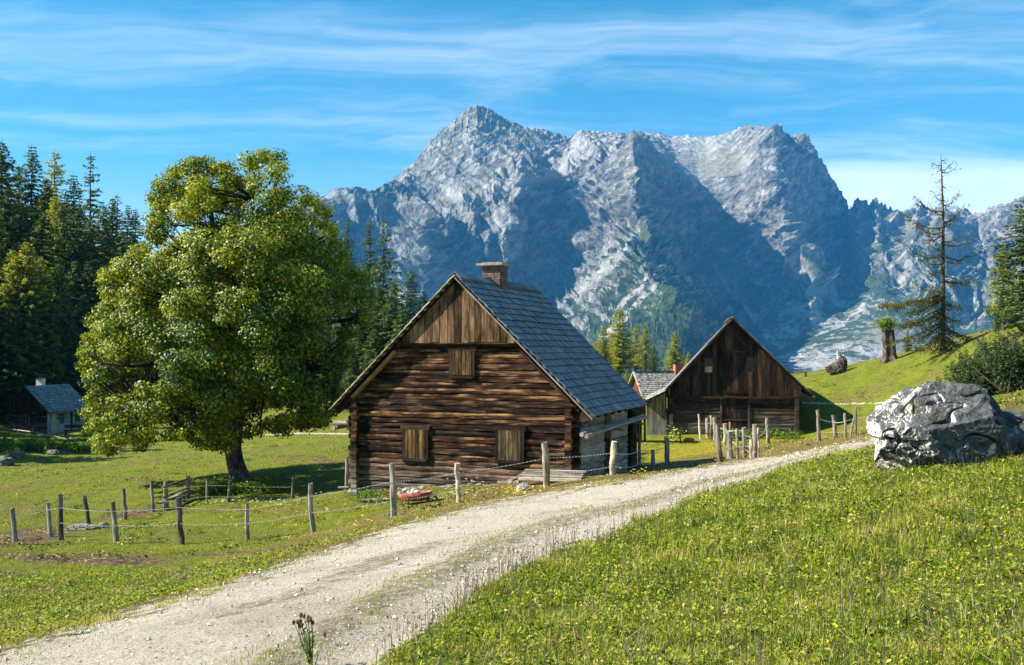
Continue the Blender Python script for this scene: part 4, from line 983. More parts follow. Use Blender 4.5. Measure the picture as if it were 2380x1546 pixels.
# ------------------------------------------------------------------ foliage materials
def leafmat(name, stops, trans=0.35, gloss=0.35, rough=0.5):
    h = material(name, rough, gloss)
    r = h.sep(h.attr('gr', 'Vector'))
    c = h.ramp(r[2], stops)
    h.b.inputs['Roughness'].default_value = rough
    h.L.new(c, h.b.inputs['Base Color'])
    tr = h.n('ShaderNodeBsdfTranslucent', {'Color': h.mix(1.0, c, (1.3, 1.25, 0.5), 'MULTIPLY')})
    mx = h.n('ShaderNodeMixShader', {0: trans, 1: h.b.outputs[0], 2: tr.outputs[0]})
    o = [n for n in h.N if n.type == 'OUTPUT_MATERIAL'][0]; h.L.new(mx.outputs[0], o.inputs[0])
    return h.m
def barkmat(name, a, b, c):
    h = material(name, 0.95, 0.1); P = h.n('ShaderNodeNewGeometry').outputs['Position']
    v = h.vmath('MULTIPLY', P, (1, 1, .35)); n = h.noise(9, 7, .7, v, .5); n2 = h.noise(1.8, 4, .6, P)
    col = h.ramp(h.math('ADD', h.math('MULTIPLY', n, .6), h.math('MULTIPLY', n2, .4)), [(.36, a), (.5, b), (.64, c)])
    return setc(h, col, h.bump(n, .9, .05))
M_BARK = barkmat('maple_bark', (0.015, 0.012, 0.009), (0.075, 0.062, 0.048), (0.24, 0.21, 0.17))
M_LIMB = barkmat('maple_limb_bark', (0.008, 0.007, 0.005), (0.03, 0.025, 0.02), (0.08, 0.07, 0.055))
M_SBARK = barkmat('spruce_bark', (0.02, 0.016, 0.013), (0.07, 0.055, 0.045), (0.16, 0.13, 0.11))
M_DEADW = barkmat('dead_wood', (0.015, 0.011, 0.009), (0.08, 0.06, 0.048), (0.24, 0.20, 0.17))
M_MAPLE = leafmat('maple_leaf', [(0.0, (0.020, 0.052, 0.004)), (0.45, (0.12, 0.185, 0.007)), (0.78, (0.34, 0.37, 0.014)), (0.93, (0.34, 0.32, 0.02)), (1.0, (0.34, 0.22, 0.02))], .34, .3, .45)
M_NEEDLE = leafmat('spruce_needle', [(0.0, (0.014, 0.034, 0.008)), (0.55, (0.070, 0.120, 0.022)), (1.0, (0.20, 0.24, 0.045))], .28, .2, .6)
M_LARCH = leafmat('larch_needle', [(0.0, (0.12, 0.14, 0.012)), (0.6, (0.30, 0.33, 0.035)), (1.0, (0.50, 0.46, 0.06))], .35, .2, .6)
M_OLIVE = leafmat('thin_larch_needle', [(0.0, (0.045, 0.05, 0.010)), (0.6, (0.10, 0.10, 0.018)), (1.0, (0.18, 0.165, 0.03))], .3, .2, .6)
M_JUN = leafmat('juniper_needle', [(0.0, (0.015, 0.03, 0.010)), (0.6, (0.045, 0.08, 0.022)), (1.0, (0.12, 0.16, 0.04))], .2, .25, .5)
M_LEAFB = leafmat('bright_leaf', [(0.0, (0.05, 0.10, 0.01)), (0.6, (0.12, 0.22, 0.02)), (1.0, (0.28, 0.33, 0.05))], .4, .3, .5)
M_YLEAF = leafmat('pale_leaf', [(0.0, (0.20, 0.24, 0.05)), (0.6, (0.38, 0.40, 0.10)), (1.0, (0.55, 0.52, 0.22))], .4, .3, .5)

def unit(v): return v / np.maximum(np.linalg.norm(v, axis=-1, keepdims=True), 1e-9)
def leaves(mb, c, size, nrm, rnd, aspect=.8, fold=.25, r=None):
    """one folded diamond leaf (two triangles) per centre"""
    r = r or rng; m = len(c); c = np.asarray(c, float)
    nrm = unit(nrm); t = unit(np.cross(nrm, r.normal(size=(m, 3)))); b = np.cross(nrm, t)
    size = np.broadcast_to(size, (m,))[:, None]
    A = c - t * size * .5; B = c + t * size * .5; Cc = c + b * size * .5 * aspect + nrm * size * fold * .4; D = c - b * size * .5 * aspect + nrm * size * fold * .4
    V = np.stack([A, B, Cc, D], 1).reshape(-1, 3); i = np.arange(m)[:, None] * 4
    T = np.concatenate([i + [[0, 3, 1]], i + [[0, 1, 2]]])
    G = np.zeros((m * 4, 3)); G[:, 2] = np.repeat(np.clip(rnd, 0, 1), 4)
    mb.add(V, T, G)

# ------------------------------------------------------------------ the big sycamore maple
def build_maple():
    base = hit(562, 1127, 20, 120); D = base[1]; mpp = D / F
    t = empty('maple_tree', base, 0, 'huge round-crowned maple tree with sunlit yellow-green leaves left of the log cottage', 'tree')
    r = np.random.default_rng(21)
    poly = np.array([(335,500),(322,560),(285,580),(250,610),(216,645),(222,700),(196,770),(177,815),(186,880),(192,950),(190,1010),(222,1062),(270,1062),(330,1055),(400,1032),(470,1046),(520,1062),(560,1040),(600,1022),(655,1018),(700,1008),(760,1002),(798,968),(800,900),(815,860),(828,800),(868,745),(882,700),(868,645),(835,612),(812,560),(775,500),(762,455),(738,450),(712,408),(692,372),(668,352),(628,338),(602,332),(572,352),(545,372),(522,362),(480,352),(432,362),(405,372),(372,400),(345,428)], float)
    # distance inside the outline, in picture units
    def inside(p):
        x, y = p[:, 0], p[:, 1]; c = np.zeros(len(p), bool); x0, y0 = poly[:, 0], poly[:, 1]; x1, y1 = np.roll(x0, -1), np.roll(y0, -1)
        for a, b, cc, d in zip(x0, y0, x1, y1):
            k = ((b > y) != (d > y)); c ^= k & (x < (cc - a) * (y - b) / (d - b + 1e-12) + a)
        return c
    def edged(p):
        best = np.full(len(p), 1e9); q0, q1 = poly, np.roll(poly, -1, 0)
        for a, b in zip(q0, q1):
            ab = b - a; tt = np.clip(((p - a) @ ab) / (ab @ ab), 0, 1); best = np.minimum(best, np.linalg.norm(p - a - tt[:, None] * ab, axis=1))
        return best
    # clumps: mostly on the shell, some within
    cl = []
    P = np.stack([r.uniform(170, 890, 60000), r.uniform(325, 1075, 60000)], 1); P = P[inside(P)]; ed = edged(P)
    ok = ed > 16; P = P[ok]; ed = ed[ok]
    HW = 6.3
    hw = HW * np.sqrt(1 - (1 - np.clip(ed / 250, 0, 1)) ** 2) * np.interp(P[:, 1], [330, 600, 1000, 1070], [.72, 1, 1, .75])
    sgn = np.where(r.random(len(P)) < .62, -1, 1); dep = sgn * hw * r.uniform(.72, 1.0, len(P)); inner = r.random(len(P)) < .22; dep[inner] = (r.uniform(-1, 1, len(P)) * hw * .8)[inner]
    a, b = ray(P[:, 0], P[:, 1])
    # place in tree space: true position measured at the trunk's distance
    X = a * (D + dep) - base[0]; Z = b * (D + dep) - base[2]; Yd = dep
    pts3 = np.stack([X, Yd, Z], 1)
    sel = []
    mind = np.where(ed < 60, .62, .74)
    cell = {}
    for i in range(len(pts3)):
        p = pts3[i]; key = tuple((p // .8).astype(int)); good = True
        for dx in (-1, 0, 1):
            for dy in (-1, 0, 1):
                for dz in (-1, 0, 1):
                    for j in cell.get((key[0] + dx, key[1] + dy, key[2] + dz), ()):
                        if np.sum((pts3[j] - p) ** 2) < mind[i] ** 2: good = False; break
                    if not good: break
                if not good: break
            if not good: break
        if good: cell.setdefault(key, []).append(i); sel.append(i)
        if len(sel) > 1500: break
    C = pts3[sel]; E = ed[sel]
    # clumps gather in larger boughs with gaps between
    bc = []
    for p in C[r.permutation(len(C))]:
        if all(np.sum((p - q) ** 2) > 2.15 ** 2 for q in bc): bc.append(p)
    bc = np.array(bc); dist = np.linalg.norm(C[:, None] - bc[None], axis=2); near = dist.argmin(1); dm = dist.min(1)
    keep = (dm < 1.20) | (E < 46) & (dm < 1.45); C = C[keep]; E = E[keep]; near = near[keep]; dm = dm[keep]
    mid0 = np.array([C[:, 0].mean(), 0, C[:, 2].mean()])
    C = C - unit(C - mid0) * (dm[:, None] ** 2) * .42 * (E[:, None] > 46)
    mid = np.array([X.mean(), 0, np.mean(Z)]); m = len(C)
    mb = MB()
    rad = r.uniform(.45, .85, m) * np.interp(E, [30, 70], [.6, 1]); nl = (470 * (rad / .65) ** 2).astype(int)
    idx = np.repeat(np.arange(m), nl); N = len(idx)
    d = unit(r.normal(size=(N, 3))); q = r.random(N) ** .5
    cc = C[idx] + d * (rad[idx] * q)[:, None] * [1.1, 1.1, .8]
    out = unit(cc - mid - [0, 0, -2.0]); nr = unit(out * .55 + d * .75 + [0, 0, .30] + r.normal(0, .42, (N, 3)))
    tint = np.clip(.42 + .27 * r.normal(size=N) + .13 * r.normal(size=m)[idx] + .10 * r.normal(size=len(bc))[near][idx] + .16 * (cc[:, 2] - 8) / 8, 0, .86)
    yel = r.random(N) < np.where(r.random(m) < .12, .22, .03)[idx]; tint = np.where(yel, r.uniform(.86, 1, N), tint)
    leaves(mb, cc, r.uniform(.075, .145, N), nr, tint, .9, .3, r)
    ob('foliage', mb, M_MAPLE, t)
    # trunk and limbs
    def T(qx, qy, y=0): aa, bb = ray(qx, qy); return np.array([aa * D - base[0], y, bb * D - base[2]])
    mb = MB(); p = [T(563, 1150), T(562, 1128), T(556, 1105), T(547, 1075), T(541, 1040), T(545, 990), T(560, 930), T(580, 860)]
    mb.tube(np.array(p), [.70, .58, .43, .38, .37, .37, .36, .34], 14, jit=.05)
    for k in range(7):
        an = k / 7 * 6.28 + .4; q0 = T(562, 1118); mb.tube([q0 + [0, 0, .3], q0 + [math.cos(an) * .55, math.sin(an) * .55, -.15], q0 + [math.cos(an) * 1.05, math.sin(an) * 1.05, -.5]], [.25, .2, .08], 7)
    ob('trunk', mb, M_BARK, t, smooth=True)
    mb = MB()
    forks = [(T(560, 960), .3), (T(572, 900), .3), (T(590, 830), .3)]
    mains = [((420, 700), -1), ((350, 850), -2.5), ((300, 930), 1), ((470, 520), .5), ((600, 470), -1), ((690, 560), 1.5), ((760, 680), -1), ((740, 850), -2.5), ((700, 930), 2), ((520, 620), -3), ((620, 700), -3.5), ((480, 880), -3.5), ((500, 760), 3.5), ((640, 800), 3.5), ((380, 960), -2), ((640, 400), .5), ((450, 420), 1), ((820, 740), 1), ((280, 760), 0)]
    nodes = []
    for k, ((x_, y_), dy) in enumerate(mains):
        s0 = forks[k % 3][0]; e = T(x_, y_, dy); L = np.linalg.norm(e - s0); tt = np.linspace(0, 1, 7)[:, None]
        pth = s0 + (e - s0) * tt + np.array([0, 0, 1]) * (np.sin(tt * 3.14) * L * .09) + r.normal(0, .12, (7, 3)) * np.sin(tt * 3.14)
        mb.tube(pth, np.linspace(.24, .07, 7), 7); nodes += list(pth[2:])
    nodes = np.array(nodes)
    order = r.permutation(m)[:520]
    for i in order:
        e = C[i]; dd = np.linalg.norm(nodes - e, axis=1); j = int(np.argmin(dd + (nodes[:, 2] > e[2]) * 1.5)); s0 = nodes[j]
        if dd[j] > 5: continue
        mdp = (s0 + e) / 2 + r.normal(0, .15, 3) + [0, 0, -.05 * dd[j]]
        mb.tube([s0, mdp, e], [.05, .032, .012], 4, cap=False)
    ob('limbs', mb, M_LIMB, t, smooth=True)
    # nettles and weeds in the shade round its foot
    return t, base

# ------------------------------------------------------------------ conifers
def conifer(name, H, wid, seed, needle, bark, sparse=1.0, droop=.35, bare=.08, tip=.8, whorl=.36, spr=1.0, irregular=.15, loc=(0, 0, -500), label='', cat='tree', group=None):
    r = np.random.default_rng(seed)
    t = empty(name, loc, 0, label, cat, group)
    mb = MB(); k = 9; zz = np.linspace(0, H, k); mb.tube(np.stack([r.normal(0, .03, k), r.normal(0, .03, k), zz - .4 * (zz == 0)], 1), np.interp(zz / H, [0, .1, 1], [.016 * H + .05, .013 * H, .012]), 7)
    z = H * bare; fb = MB(); bb = MB(); cen = []; nr = []; sz = []; tn = []
    while z < H * .985:
        f = 1 - z / H; Lm = min(wid * 1.45 * f ** .72, wid * .95) * (0.6 + .4 * min(1, (z / H - bare) / .12 + .3)) + .08
        nb = int(r.integers(4, 7)) if z < H * .9 else 4; ph = r.random() * 6.28
        for j in range(nb):
            if r.random() > sparse: continue
            an = ph + j / nb * 6.28 + r.normal(0, .25); L = Lm * (1 + irregular * r.normal()); L = max(L, .12)
            d = np.array([math.cos(an), math.sin(an), 0]); up = .25 * (z / H > .8) + .05
            n = max(2, int(L / .30)); s = np.linspace(0, 1, n + 1)
            path = np.array([0, 0, z]) + d * (L * s)[:, None] + np.array([0, 0, 1.0]) * (up * L * s - droop * L * s ** 1.4 + .16 * L * s ** 3)[:, None]
            if len(path) > 2 or L > .4: mb.tube(path, np.linspace(.012 + .012 * L, .006, len(path)), 3, cap=False)
            m = int(max(5, L * 14 * spr)); u = r.random(m) ** .75; pp = np.stack([np.interp(u, s, path[:, q]) for q in range(3)], 1)
            side = np.array([-d[1], d[0], 0]); w_ = (.10 + .30 * L * (1 - u) * .6)[:, None]
            pp = pp + side * w_ * r.uniform(-1, 1, (m, 1)) + np.array([0, 0, -1]) * r.uniform(0, .16, (m, 1)) * (.5 + L * .4)
            cen.append(pp); nr.append(np.array([0, 0, 1.0]) + d * .5 + r.normal(0, .45, (m, 3))); sz.append(r.uniform(.22, .46, m) * (.75 + .25 * min(L, 2))); tn.append(np.clip(.35 + .35 * u + r.normal(0, .18, m), 0, 1))
        z += whorl * r.uniform(.75, 1.25) * (1 if z < H * .85 else .7)
    leaves(fb, np.concatenate(cen), np.concatenate(sz), np.concatenate(nr), np.concatenate(tn), .42, .2, r)
    ob('foliage', fb, needle, t); 
    ob('trunk', mb, bark, t, smooth=True)
    return t
def use(src, first, *a, **k):
    if first[0]:
        first[0] = False; loc, rz, sc, lab, grp = a
        src.location = [float(c) for c in loc]; src.rotation_euler = (0, 0, rz); src.scale = sc; src['label'] = lab
        if grp: src['group'] = grp
        return src
    loc, rz, sc, lab, grp = a
    return copy_tree(src, loc, rz, sc, lab, grp)

if on('trees'):
    maple, MBASE = build_maple()
    protos = {}
    for key, nm, H, wd, seed, mat, sp, dr, br, spr in (('s1', 'spruce_tree', 20, 3.1, 3, M_NEEDLE, .95, .38, .05, 1.25), ('s2', 'spruce_tree', 20, 2.6, 4, M_NEEDLE, .88, .42, .08, 1.1), ('s3', 'spruce_tree', 20, 3.6, 5, M_NEEDLE, 1.0, .34, .03, 1.35),
                                          ('t1', 'spruce_tree', 20, 2.3, 6, M_NEEDLE, .62, .30, .10, .95), ('l1', 'larch_tree', 20, 3.4, 7, M_LARCH, .9, .16, .10, 1.5), ('l2', 'larch_tree', 20, 3.0, 8, M_LARCH, .7, .18, .18, 1.1)):
        protos[key] = [conifer(nm, H, wd, seed, mat, M_SBARK, sp, dr, br, spr=spr), [True]]
    KIND = {'s1': 'dense dark spruce', 's2': 'slim dark spruce', 's3': 'broad dark spruce', 't1': 'thin open spruce', 'l1': 'yellow-green larch', 'l2': 'thin yellowish larch'}
    def plant(key, qx, ytop, D, label, group, ybase=None, wide=1.0):
        """a conifer at forward distance D whose top reaches ytop in the picture; its foot stands on the ground"""
        a, b = ray(qx, ytop); x, y = a * D, D; zt = b * D; g = gz(x, y); H = max(zt - g, 1.5)
        src, first = protos[key]; s = H / 20
        use(src, first, (x, y, g - .1), rng.uniform(0, 6.28), (s * wide * (1.25 if s < .7 else 1), s * wide * (1.25 if s < .7 else 1), s), label, group)
    FG = 'conifers of the forest on the left hillside'
    # skyline trees of the left forest
    sky_ = [('s3', -30, 300, 120, 'dark spruce leaning out at the left edge of the picture'), ('s1', 5, 322, 125, 'tall dark spruce, leftmost on the forest skyline'), ('s2', 75, 330, 150, 'second spruce from the left on the forest skyline'), ('l2', 128, 343, 155, 'thin larch with open branches between two skyline spruces'), ('s2', 172, 398, 150, 'short spruce in the dip of the forest skyline'),
            ('t1', 212, 350, 140, 'tall spruce with open stepped branches standing clear above the forest'), ('s1', 262, 455, 150, 'spruce at the right shoulder of the forest skyline'), ('t1', 272, 446, 170, 'thin pointed spruce at the right end of the skyline'), ('s2', 298, 470, 165, 'slim spruce last on the right of the skyline'), ('s2', 315, 480, 170, 'spruce just left of the maple crown top'), ('s1', 45, 380, 150, 'spruce behind the first skyline gap'), ('s1', 110, 410, 150, 'spruce below the thin larch'), ('s3', 240, 480, 135, 'broad spruce on the right slope of the forest')]
    for k, x, y, D, lab in sky_: plant(k, x, y, D, lab, FG)
    mid_ = [('s1', 20, 430, 118), ('s3', -15, 470, 112), ('s1', 60, 470, 122), ('l1', 130, 450, 140), ('s3', 100, 480, 118), ('s2', 150, 440, 130), ('s1', 185, 470, 125), ('s3', 215, 500, 122), ('s2', 250, 520, 125), ('s1', 285, 530, 130), ('s1', 310, 540, 135), ('s3', 330, 560, 130), ('l1', 105, 430, 150),
            ('l1', 62, 555, 108), ('l1', 30, 575, 108), ('l1', 95, 590, 109), ('s1', 20, 620, 110), ('s1', 90, 610, 114), ('s3', 135, 605, 114), ('s1', 175, 600, 116), ('s2', 205, 600, 116), ('s3', 240, 610, 118), ('s1', 275, 620, 120), ('s2', 300, 610, 124), ('s1', 350, 620, 125), ('s1', -25, 600, 106), ('s3', 40, 640, 108), ('s1', 60, 680, 106), ('s3', 110, 680, 108), ('s2', 150, 650, 110), ('s1', 190, 680, 112), ('s3', 225, 700, 113), ('s1', 260, 700, 115), ('s3', 10, 700, 104), ('s1', 300, 700, 118), ('s1', 340, 700, 120), ('s2', 90, 740, 107), ('s1', 165, 740, 109), ('s1', 205, 760, 111), ('s1', -20, 760, 103), ('s3', 30, 770, 106), ('s1', 125, 790, 112), ('s2', 240, 780, 113), ('s1', 280, 790, 116), ('s1', 60, 800, 113), ('s1', 185, 820, 112), ('s3', 400, 640, 140), ('s1', 450, 660, 145), ('s3', 500, 680, 145), ('s1', 390, 760, 130), ('s1', 430, 780, 130), ('s3', 480, 790, 135), ('s1', 540, 780, 140), ('s3', 600, 760, 145), ('s1', 580, 690, 150), ('s1', 640, 700, 150), ('s3', 700, 700, 150), ('s1', 660, 780, 140), ('s3', 350, 800, 125), ('s1', 720, 790, 140)]
    plab = {'s1': 'dense spruce', 's2': 'slim spruce', 's3': 'broad spruce', 'l1': 'yellow-green larch', 't1': 'thin spruce', 'l2': 'thin larch'}
    used_l = {}
    def where(x, y):
        v = 'high on the hillside' if y < 520 else 'halfway up the hillside' if y < 640 else 'low on the hillside' if y < 730 else 'at the forest foot'
        h_ = 'at the left picture edge' if x < 0 else 'just right of the left edge' if x < 40 else 'above the hut' if x < 115 else 'up right of the hut' if x < 195 else 'left of the maple crown' if x < 290 else 'behind the maple edge' if x < 370 else 'behind the left half of the maple' if x < 470 else 'behind the middle of the maple' if x < 590 else 'behind the right half of the maple'
        return v + ' ' + h_
    for k, x, y, D in mid_:
        lab = plab[k]; lab = lab + ' ' + where(x, y)
        c_ = used_l.get(lab, 0); used_l[lab] = c_ + 1
        if c_: lab += [', lower one', ', lowest', ', farthest', ', darkest'][min(c_ - 1, 3)]
        plant(k, x, y, D, lab, FG)
    for k, x, D, H, lab in (('s1', -130, 84, 17, 'spruce just outside the left picture edge'), ('s3', -210, 92, 20, 'broad spruce left of the picture beside the hut'), ('s1', -150, 98, 22, 'tall spruce left of the hut, outside the picture'), ('s3', -60, 104, 18, 'spruce behind the hut at the left edge'), ('s3', -270, 82, 18, 'broad spruce farthest left of the hut'), ('s1', -180, 74, 15, 'nearest spruce left of the hut yard'), ('s1', -90, 93, 15, 'spruce next to the left wall of the hut'), ('s3', -330, 70, 15, 'spruce left of the shaded bank, outside the picture'), ('s1', -420, 66, 17, 'farther spruce left of the shaded bank'), ('s3', -260, 64, 12, 'short spruce nearest the shaded bank'), ('s3', -240, 76, 15, 'broad spruce between bank and hut yard')):
        plant(k, x, 820 - (H + gz(ray(x, 900)[0] * D, D)) / D * F, D, lab, FG)
    BG = 'spruces behind the log cottage'
    for k, x, y, D, lab in [('t1', 808, 502, 105, 'first tall thin spruce right of the maple crown'), ('t1', 860, 506, 104, 'second tall thin spruce right of the maple crown'), ('t1', 893, 500, 102, 'third tall thin spruce, with spreading right branches'), ('s2', 955, 620, 100, 'dark spruce above the left roof slope of the cottage'), ('s1', 918, 640, 98, 'dense spruce between the tall trio and the roof'), ('s1', 880, 660, 100, 'dense dark spruce at the foot of the tall trio'), ('s2', 985, 672, 102, 'short spruce nearest the cottage gable'), ('s1', 840, 690, 98, 'dark spruce at the right edge of the maple crown'), ('s3', 935, 715, 95, 'broad spruce low behind the cottage roof'), ('s3', 870, 760, 95, 'broad spruce low beside the maple crown'), ('s1', 900, 800, 92, 'lowest spruce left of the cottage roof'), ('s1', 800, 700, 115, 'spruce showing through the right of the maple crown'), ('s3', 760, 740, 118, 'broad spruce behind the right half of the maple'), ('s1', 820, 800, 96, 'dark spruce low right behind the maple')]:
        plant(k, x, y, D, lab, BG)
    LG = 'larches and spruces behind the shingled house'
    for k, x, y, D, lab in [('l1', 1440, 712, 108, 'tallest yellow-green larch between the two buildings'), ('l1', 1402, 755, 112, 'yellow larch left of the tallest larch'), ('l2', 1478, 752, 112, 'thin larch right of the tallest larch'), ('l2', 1500, 748, 110, 'thin dark-stemmed larch, second right of the tallest'), ('s1', 1406, 790, 96, 'small dark spruce in front of the yellow larches'), ('l1', 1568, 768, 104, 'pale larch beside the orange chimney'), ('l1', 1600, 815, 100, 'low larch just left of the barn roof'), ('l1', 1458, 868, 92, 'small bright larch left of the shingled house'), ('l2', 1520, 800, 112, 'short larch above the shingled roof'), ('s2', 1362, 795, 120, 'small spruce peeping over the cottage roof'), ('l1', 1385, 790, 116, 'yellowish larch just above the cottage roof')]:
        plant(k, x, y, D, lab, LG)
    RG = 'conifers at the right edge'
    for k, x, y, D, lab in [('s3', 2400, 425, 54, 'big green spruce cut by the right edge of the picture'), ('l2', 2331, 565, 60, 'bare thin larch left of the right-edge spruce'), ('s3', 2318, 715, 62, 'small dark spruce at the foot of the bare larch'), ('s1', 2352, 690, 60, 'small spruce under the big right-edge spruce'), ('s1', 2110, 765, 72, 'little dark spruce beside the leafy stump')]:
        plant(k, x, y, D, lab, RG, wide=1.25 if x > 2390 else 1.0)
import bmesh
# ------------------------------------------------------------------ posts and wire
def postmesh(h, w, seed, mat, lean=(0, 0), top='flat', kink=0.0):
    m = MB(); r = np.random.default_rng(seed); n = 7; z = np.linspace(-.35, h, n)
    p = np.stack([lean[0] * z / h + kink * r.normal(0, 1, n) * .03, lean[1] * z / h + kink * r.normal(0, 1, n) * .03, z], 1)
    m.tube(p, (w / 2) * (1.08 - .12 * z / h) * (1 + r.normal(0, .03 + .05 * kink, n)), 10, jit=.05)
    # slanted saw cut
    V = m.v[0].reshape(n, 10, 3); V[-1, :, 2] += (np.cos(np.arange(10) / 10 * 6.28 + seed) * .018)
    return m
def fence(label, posts, wires, group=None, mats=None, name='barbed_wire_fence', D0=10, D1=120):
    """posts: (x_base, y_base, x_top, y_top, width_px[, kink]) in the picture; wires: lists of (post index, fraction up)"""
    info = []
    for P in posts:
        b = hit(P[0], P[1], D0, D1); D = b[1]
        a_, b_ = ray(P[2], P[3]); h_ = b_ * D - b[2]; lx = a_ * D - b[0]
        info.append((b, max(h_, .3), lx, P[4] * D / F, P[5] if len(P) > 5 else .3))
    c0 = np.mean([i[0] for i in info], 0)
    t = empty(name, c0, 0, label, 'fence', group)
    for k, (b, h_, lx, w, kk) in enumerate(info):
        mat = (mats[k % len(mats)] if mats else M_POSTD)
        o = ob('post', postmesh(h_, w, k + int(posts[k][0]), mat, (lx, 0), kink=kk), mat, t, smooth=False); o.location = [float(v) for v in (b - c0)]
    for wpts in wires:
        m = MB(); P3 = []
        for item in wpts:
            if len(item) == 2: k, fr = item; b, h_, lx, w, kk = info[k]; P3.append(b + [lx * fr, -w * .5, h_ * fr])
            else: P3.append(np.array(item, float))
        for a, b in zip(P3[:-1], P3[1:]):
            L = np.linalg.norm(b - a); n = max(3, int(L / .35)); tt = np.linspace(0, 1, n + 1)[:, None]
            path = a + (b - a) * tt - np.array([0, 0, 1]) * (4 * tt * (1 - tt)) * L * .012 + rng.normal(0, .006, (n + 1, 3))
            rad = .0042 if a[1] < 45 else .008
            m.tube(path - c0, rad, 4, cap=False)
            nb = int(L / .13)
            for q in (np.arange(nb) + .5) / max(nb, 1):
                pc = a + (b - a) * q - np.array([0, 0, 1]) * (4 * q * (1 - q)) * L * .012 - c0
                m.box(pc, (.014, .014, .034), rot=rng.random())
        ob('barbed_wire', m, M_WIRE, t)
    return t, info
def rockmesh(size, seed, sub=4, amp=.25, flat=.0, freq=1.6, pits=0.0):
    bm = bmesh.new(); bmesh.ops.create_icosphere(bm, subdivisions=sub, radius=1.0)
    V = np.array([v.co[:] for v in bm.verts]); Fc = np.array([[v.index for v in f.verts] for f in bm.faces]); bm.free()
    p = 2.0 + flat * 2.5; k = (np.abs(V) ** p).sum(1) ** (-1 / p); V = V * k[:, None]
    n = fbm(V[:, 0] * freq, V[:, 1] * freq, V[:, 2] * freq, 5, seed=seed) ; rg = fbm(V[:, 0] * freq * 1.7 + .4 * n, V[:, 1] * freq * 1.7, V[:, 2] * freq * 1.7 + .5 * n, (3 if pits else 5), seed=seed + 9, ridged=True)
    d = 1 + amp * n + amp * .9 * (rg - .35)
    if pits:
        rf = np.random.default_rng(seed + 50); dirs = V / np.linalg.norm(V, axis=1, keepdims=True); rad0 = np.linalg.norm(V, axis=1); lim = rad0.copy()
        for _ in range(26):
            nv_ = rf.normal(size=3); nv_ /= np.linalg.norm(nv_); hh = rf.uniform(.86, 1.12); dt = dirs @ nv_
            l2 = np.where(dt > .35, hh / np.maximum(dt, .35), 9); lim = np.minimum(lim, l2)
        d = d * (lim / rad0)
        w = V * 2.6 + .5 * np.stack([vnoise(V[:, 0] * 2, V[:, 1] * 2, V[:, 2] * 2, s_) for s_ in (1, 2, 3)], 1)
        pt = vnoise(w[:, 0] * .85, w[:, 1] * .85, w[:, 2] * .85, seed + 3); cr = np.abs(pt)
        d -= pits * 1.25 * np.exp(-(cr / .055) ** 2) * np.clip(vnoise(V[:, 0] * 1.4, V[:, 1] * 1.4, V[:, 2] * 1.4, seed + 4) * 3 + .6, 0, 1)
        pt2 = vnoise(w[:, 0] * 3.1, w[:, 1] * 3.1, w[:, 2] * 3.1, seed + 5); d -= pits * .09 * np.exp(-(np.abs(pt2) / .12) ** 2)
        d += .006 * fbm(V[:, 0] * 14, V[:, 1] * 14, V[:, 2] * 14, 4, seed=seed + 6)
    V = V * d[:, None] * np.asarray(size) / 2
    return V, Fc
def rock(label, qx, qy, size, seed, mat=None, cat='rock', group=None, sink=.3, D=None, sub=4, name='rock', rz=0):
    b = hit(qx, qy) if D is None else np.array([*at(qx, qy, D)])
    V, Fc = rockmesh(size, seed, sub); m = MB(); m.add(V, Fc, (0, 0, rng.random()))
    o = ob(name, m, mat or M_ROCK, None, smooth=False, label=label, cat=cat, group=group); o.location = [float(b[0]), float(b[1]), float(b[2] + size[2] * (.5 - sink))]; o.rotation_euler = (0, 0, rz)
    return o
def tuft(mb, base, n, h, spread, r, wid=.012, lean=.5, rn=(0, 1)):
    """a bunch of bent blades or thin leaves"""
    base = np.atleast_2d(base); idx = r.integers(0, len(base), n)
    blades(mb, base[idx] + np.concatenate([r.normal(0, spread, (n, 2)), np.zeros((n, 1))], 1), r.uniform(.5, 1, n) * h, wid, r.uniform(*rn, n), r, lean)
def blades(mb, P, hgt, wid, tint, r, lean=.45):
    m = len(P); an = r.random(m) * 6.28; d = np.stack([np.cos(an), np.sin(an), np.zeros(m)], 1)
    an2 = an + 1.57 + r.normal(0, .4, m); s = np.stack([np.cos(an2), np.sin(an2), np.zeros(m)], 1)
    hgt = np.broadcast_to(hgt, (m,))[:, None]; wid = np.broadcast_to(wid, (m,))[:, None]; ln = r.uniform(.1, 1, (m, 1)) * lean
    mid = P + d * hgt * ln * .35 + [0, 0, 1] * hgt * (.62 - .1 * ln); tip = P + d * hgt * ln * 1.05 + [0, 0, 1] * hgt * (1 - .42 * ln)
    V = np.stack([P - s * wid * .5, P + s * wid * .5, mid + s * wid * .42, mid - s * wid * .42, tip], 1).reshape(-1, 3)
    i = np.arange(m)[:, None] * 5; G = np.zeros((m * 5, 3)); G[:, 2] = np.repeat(np.clip(tint, 0, 1), 5)
    mb.add2(V, (i + [0, 1, 2, 3]), (i + [3, 2, 4]), G)

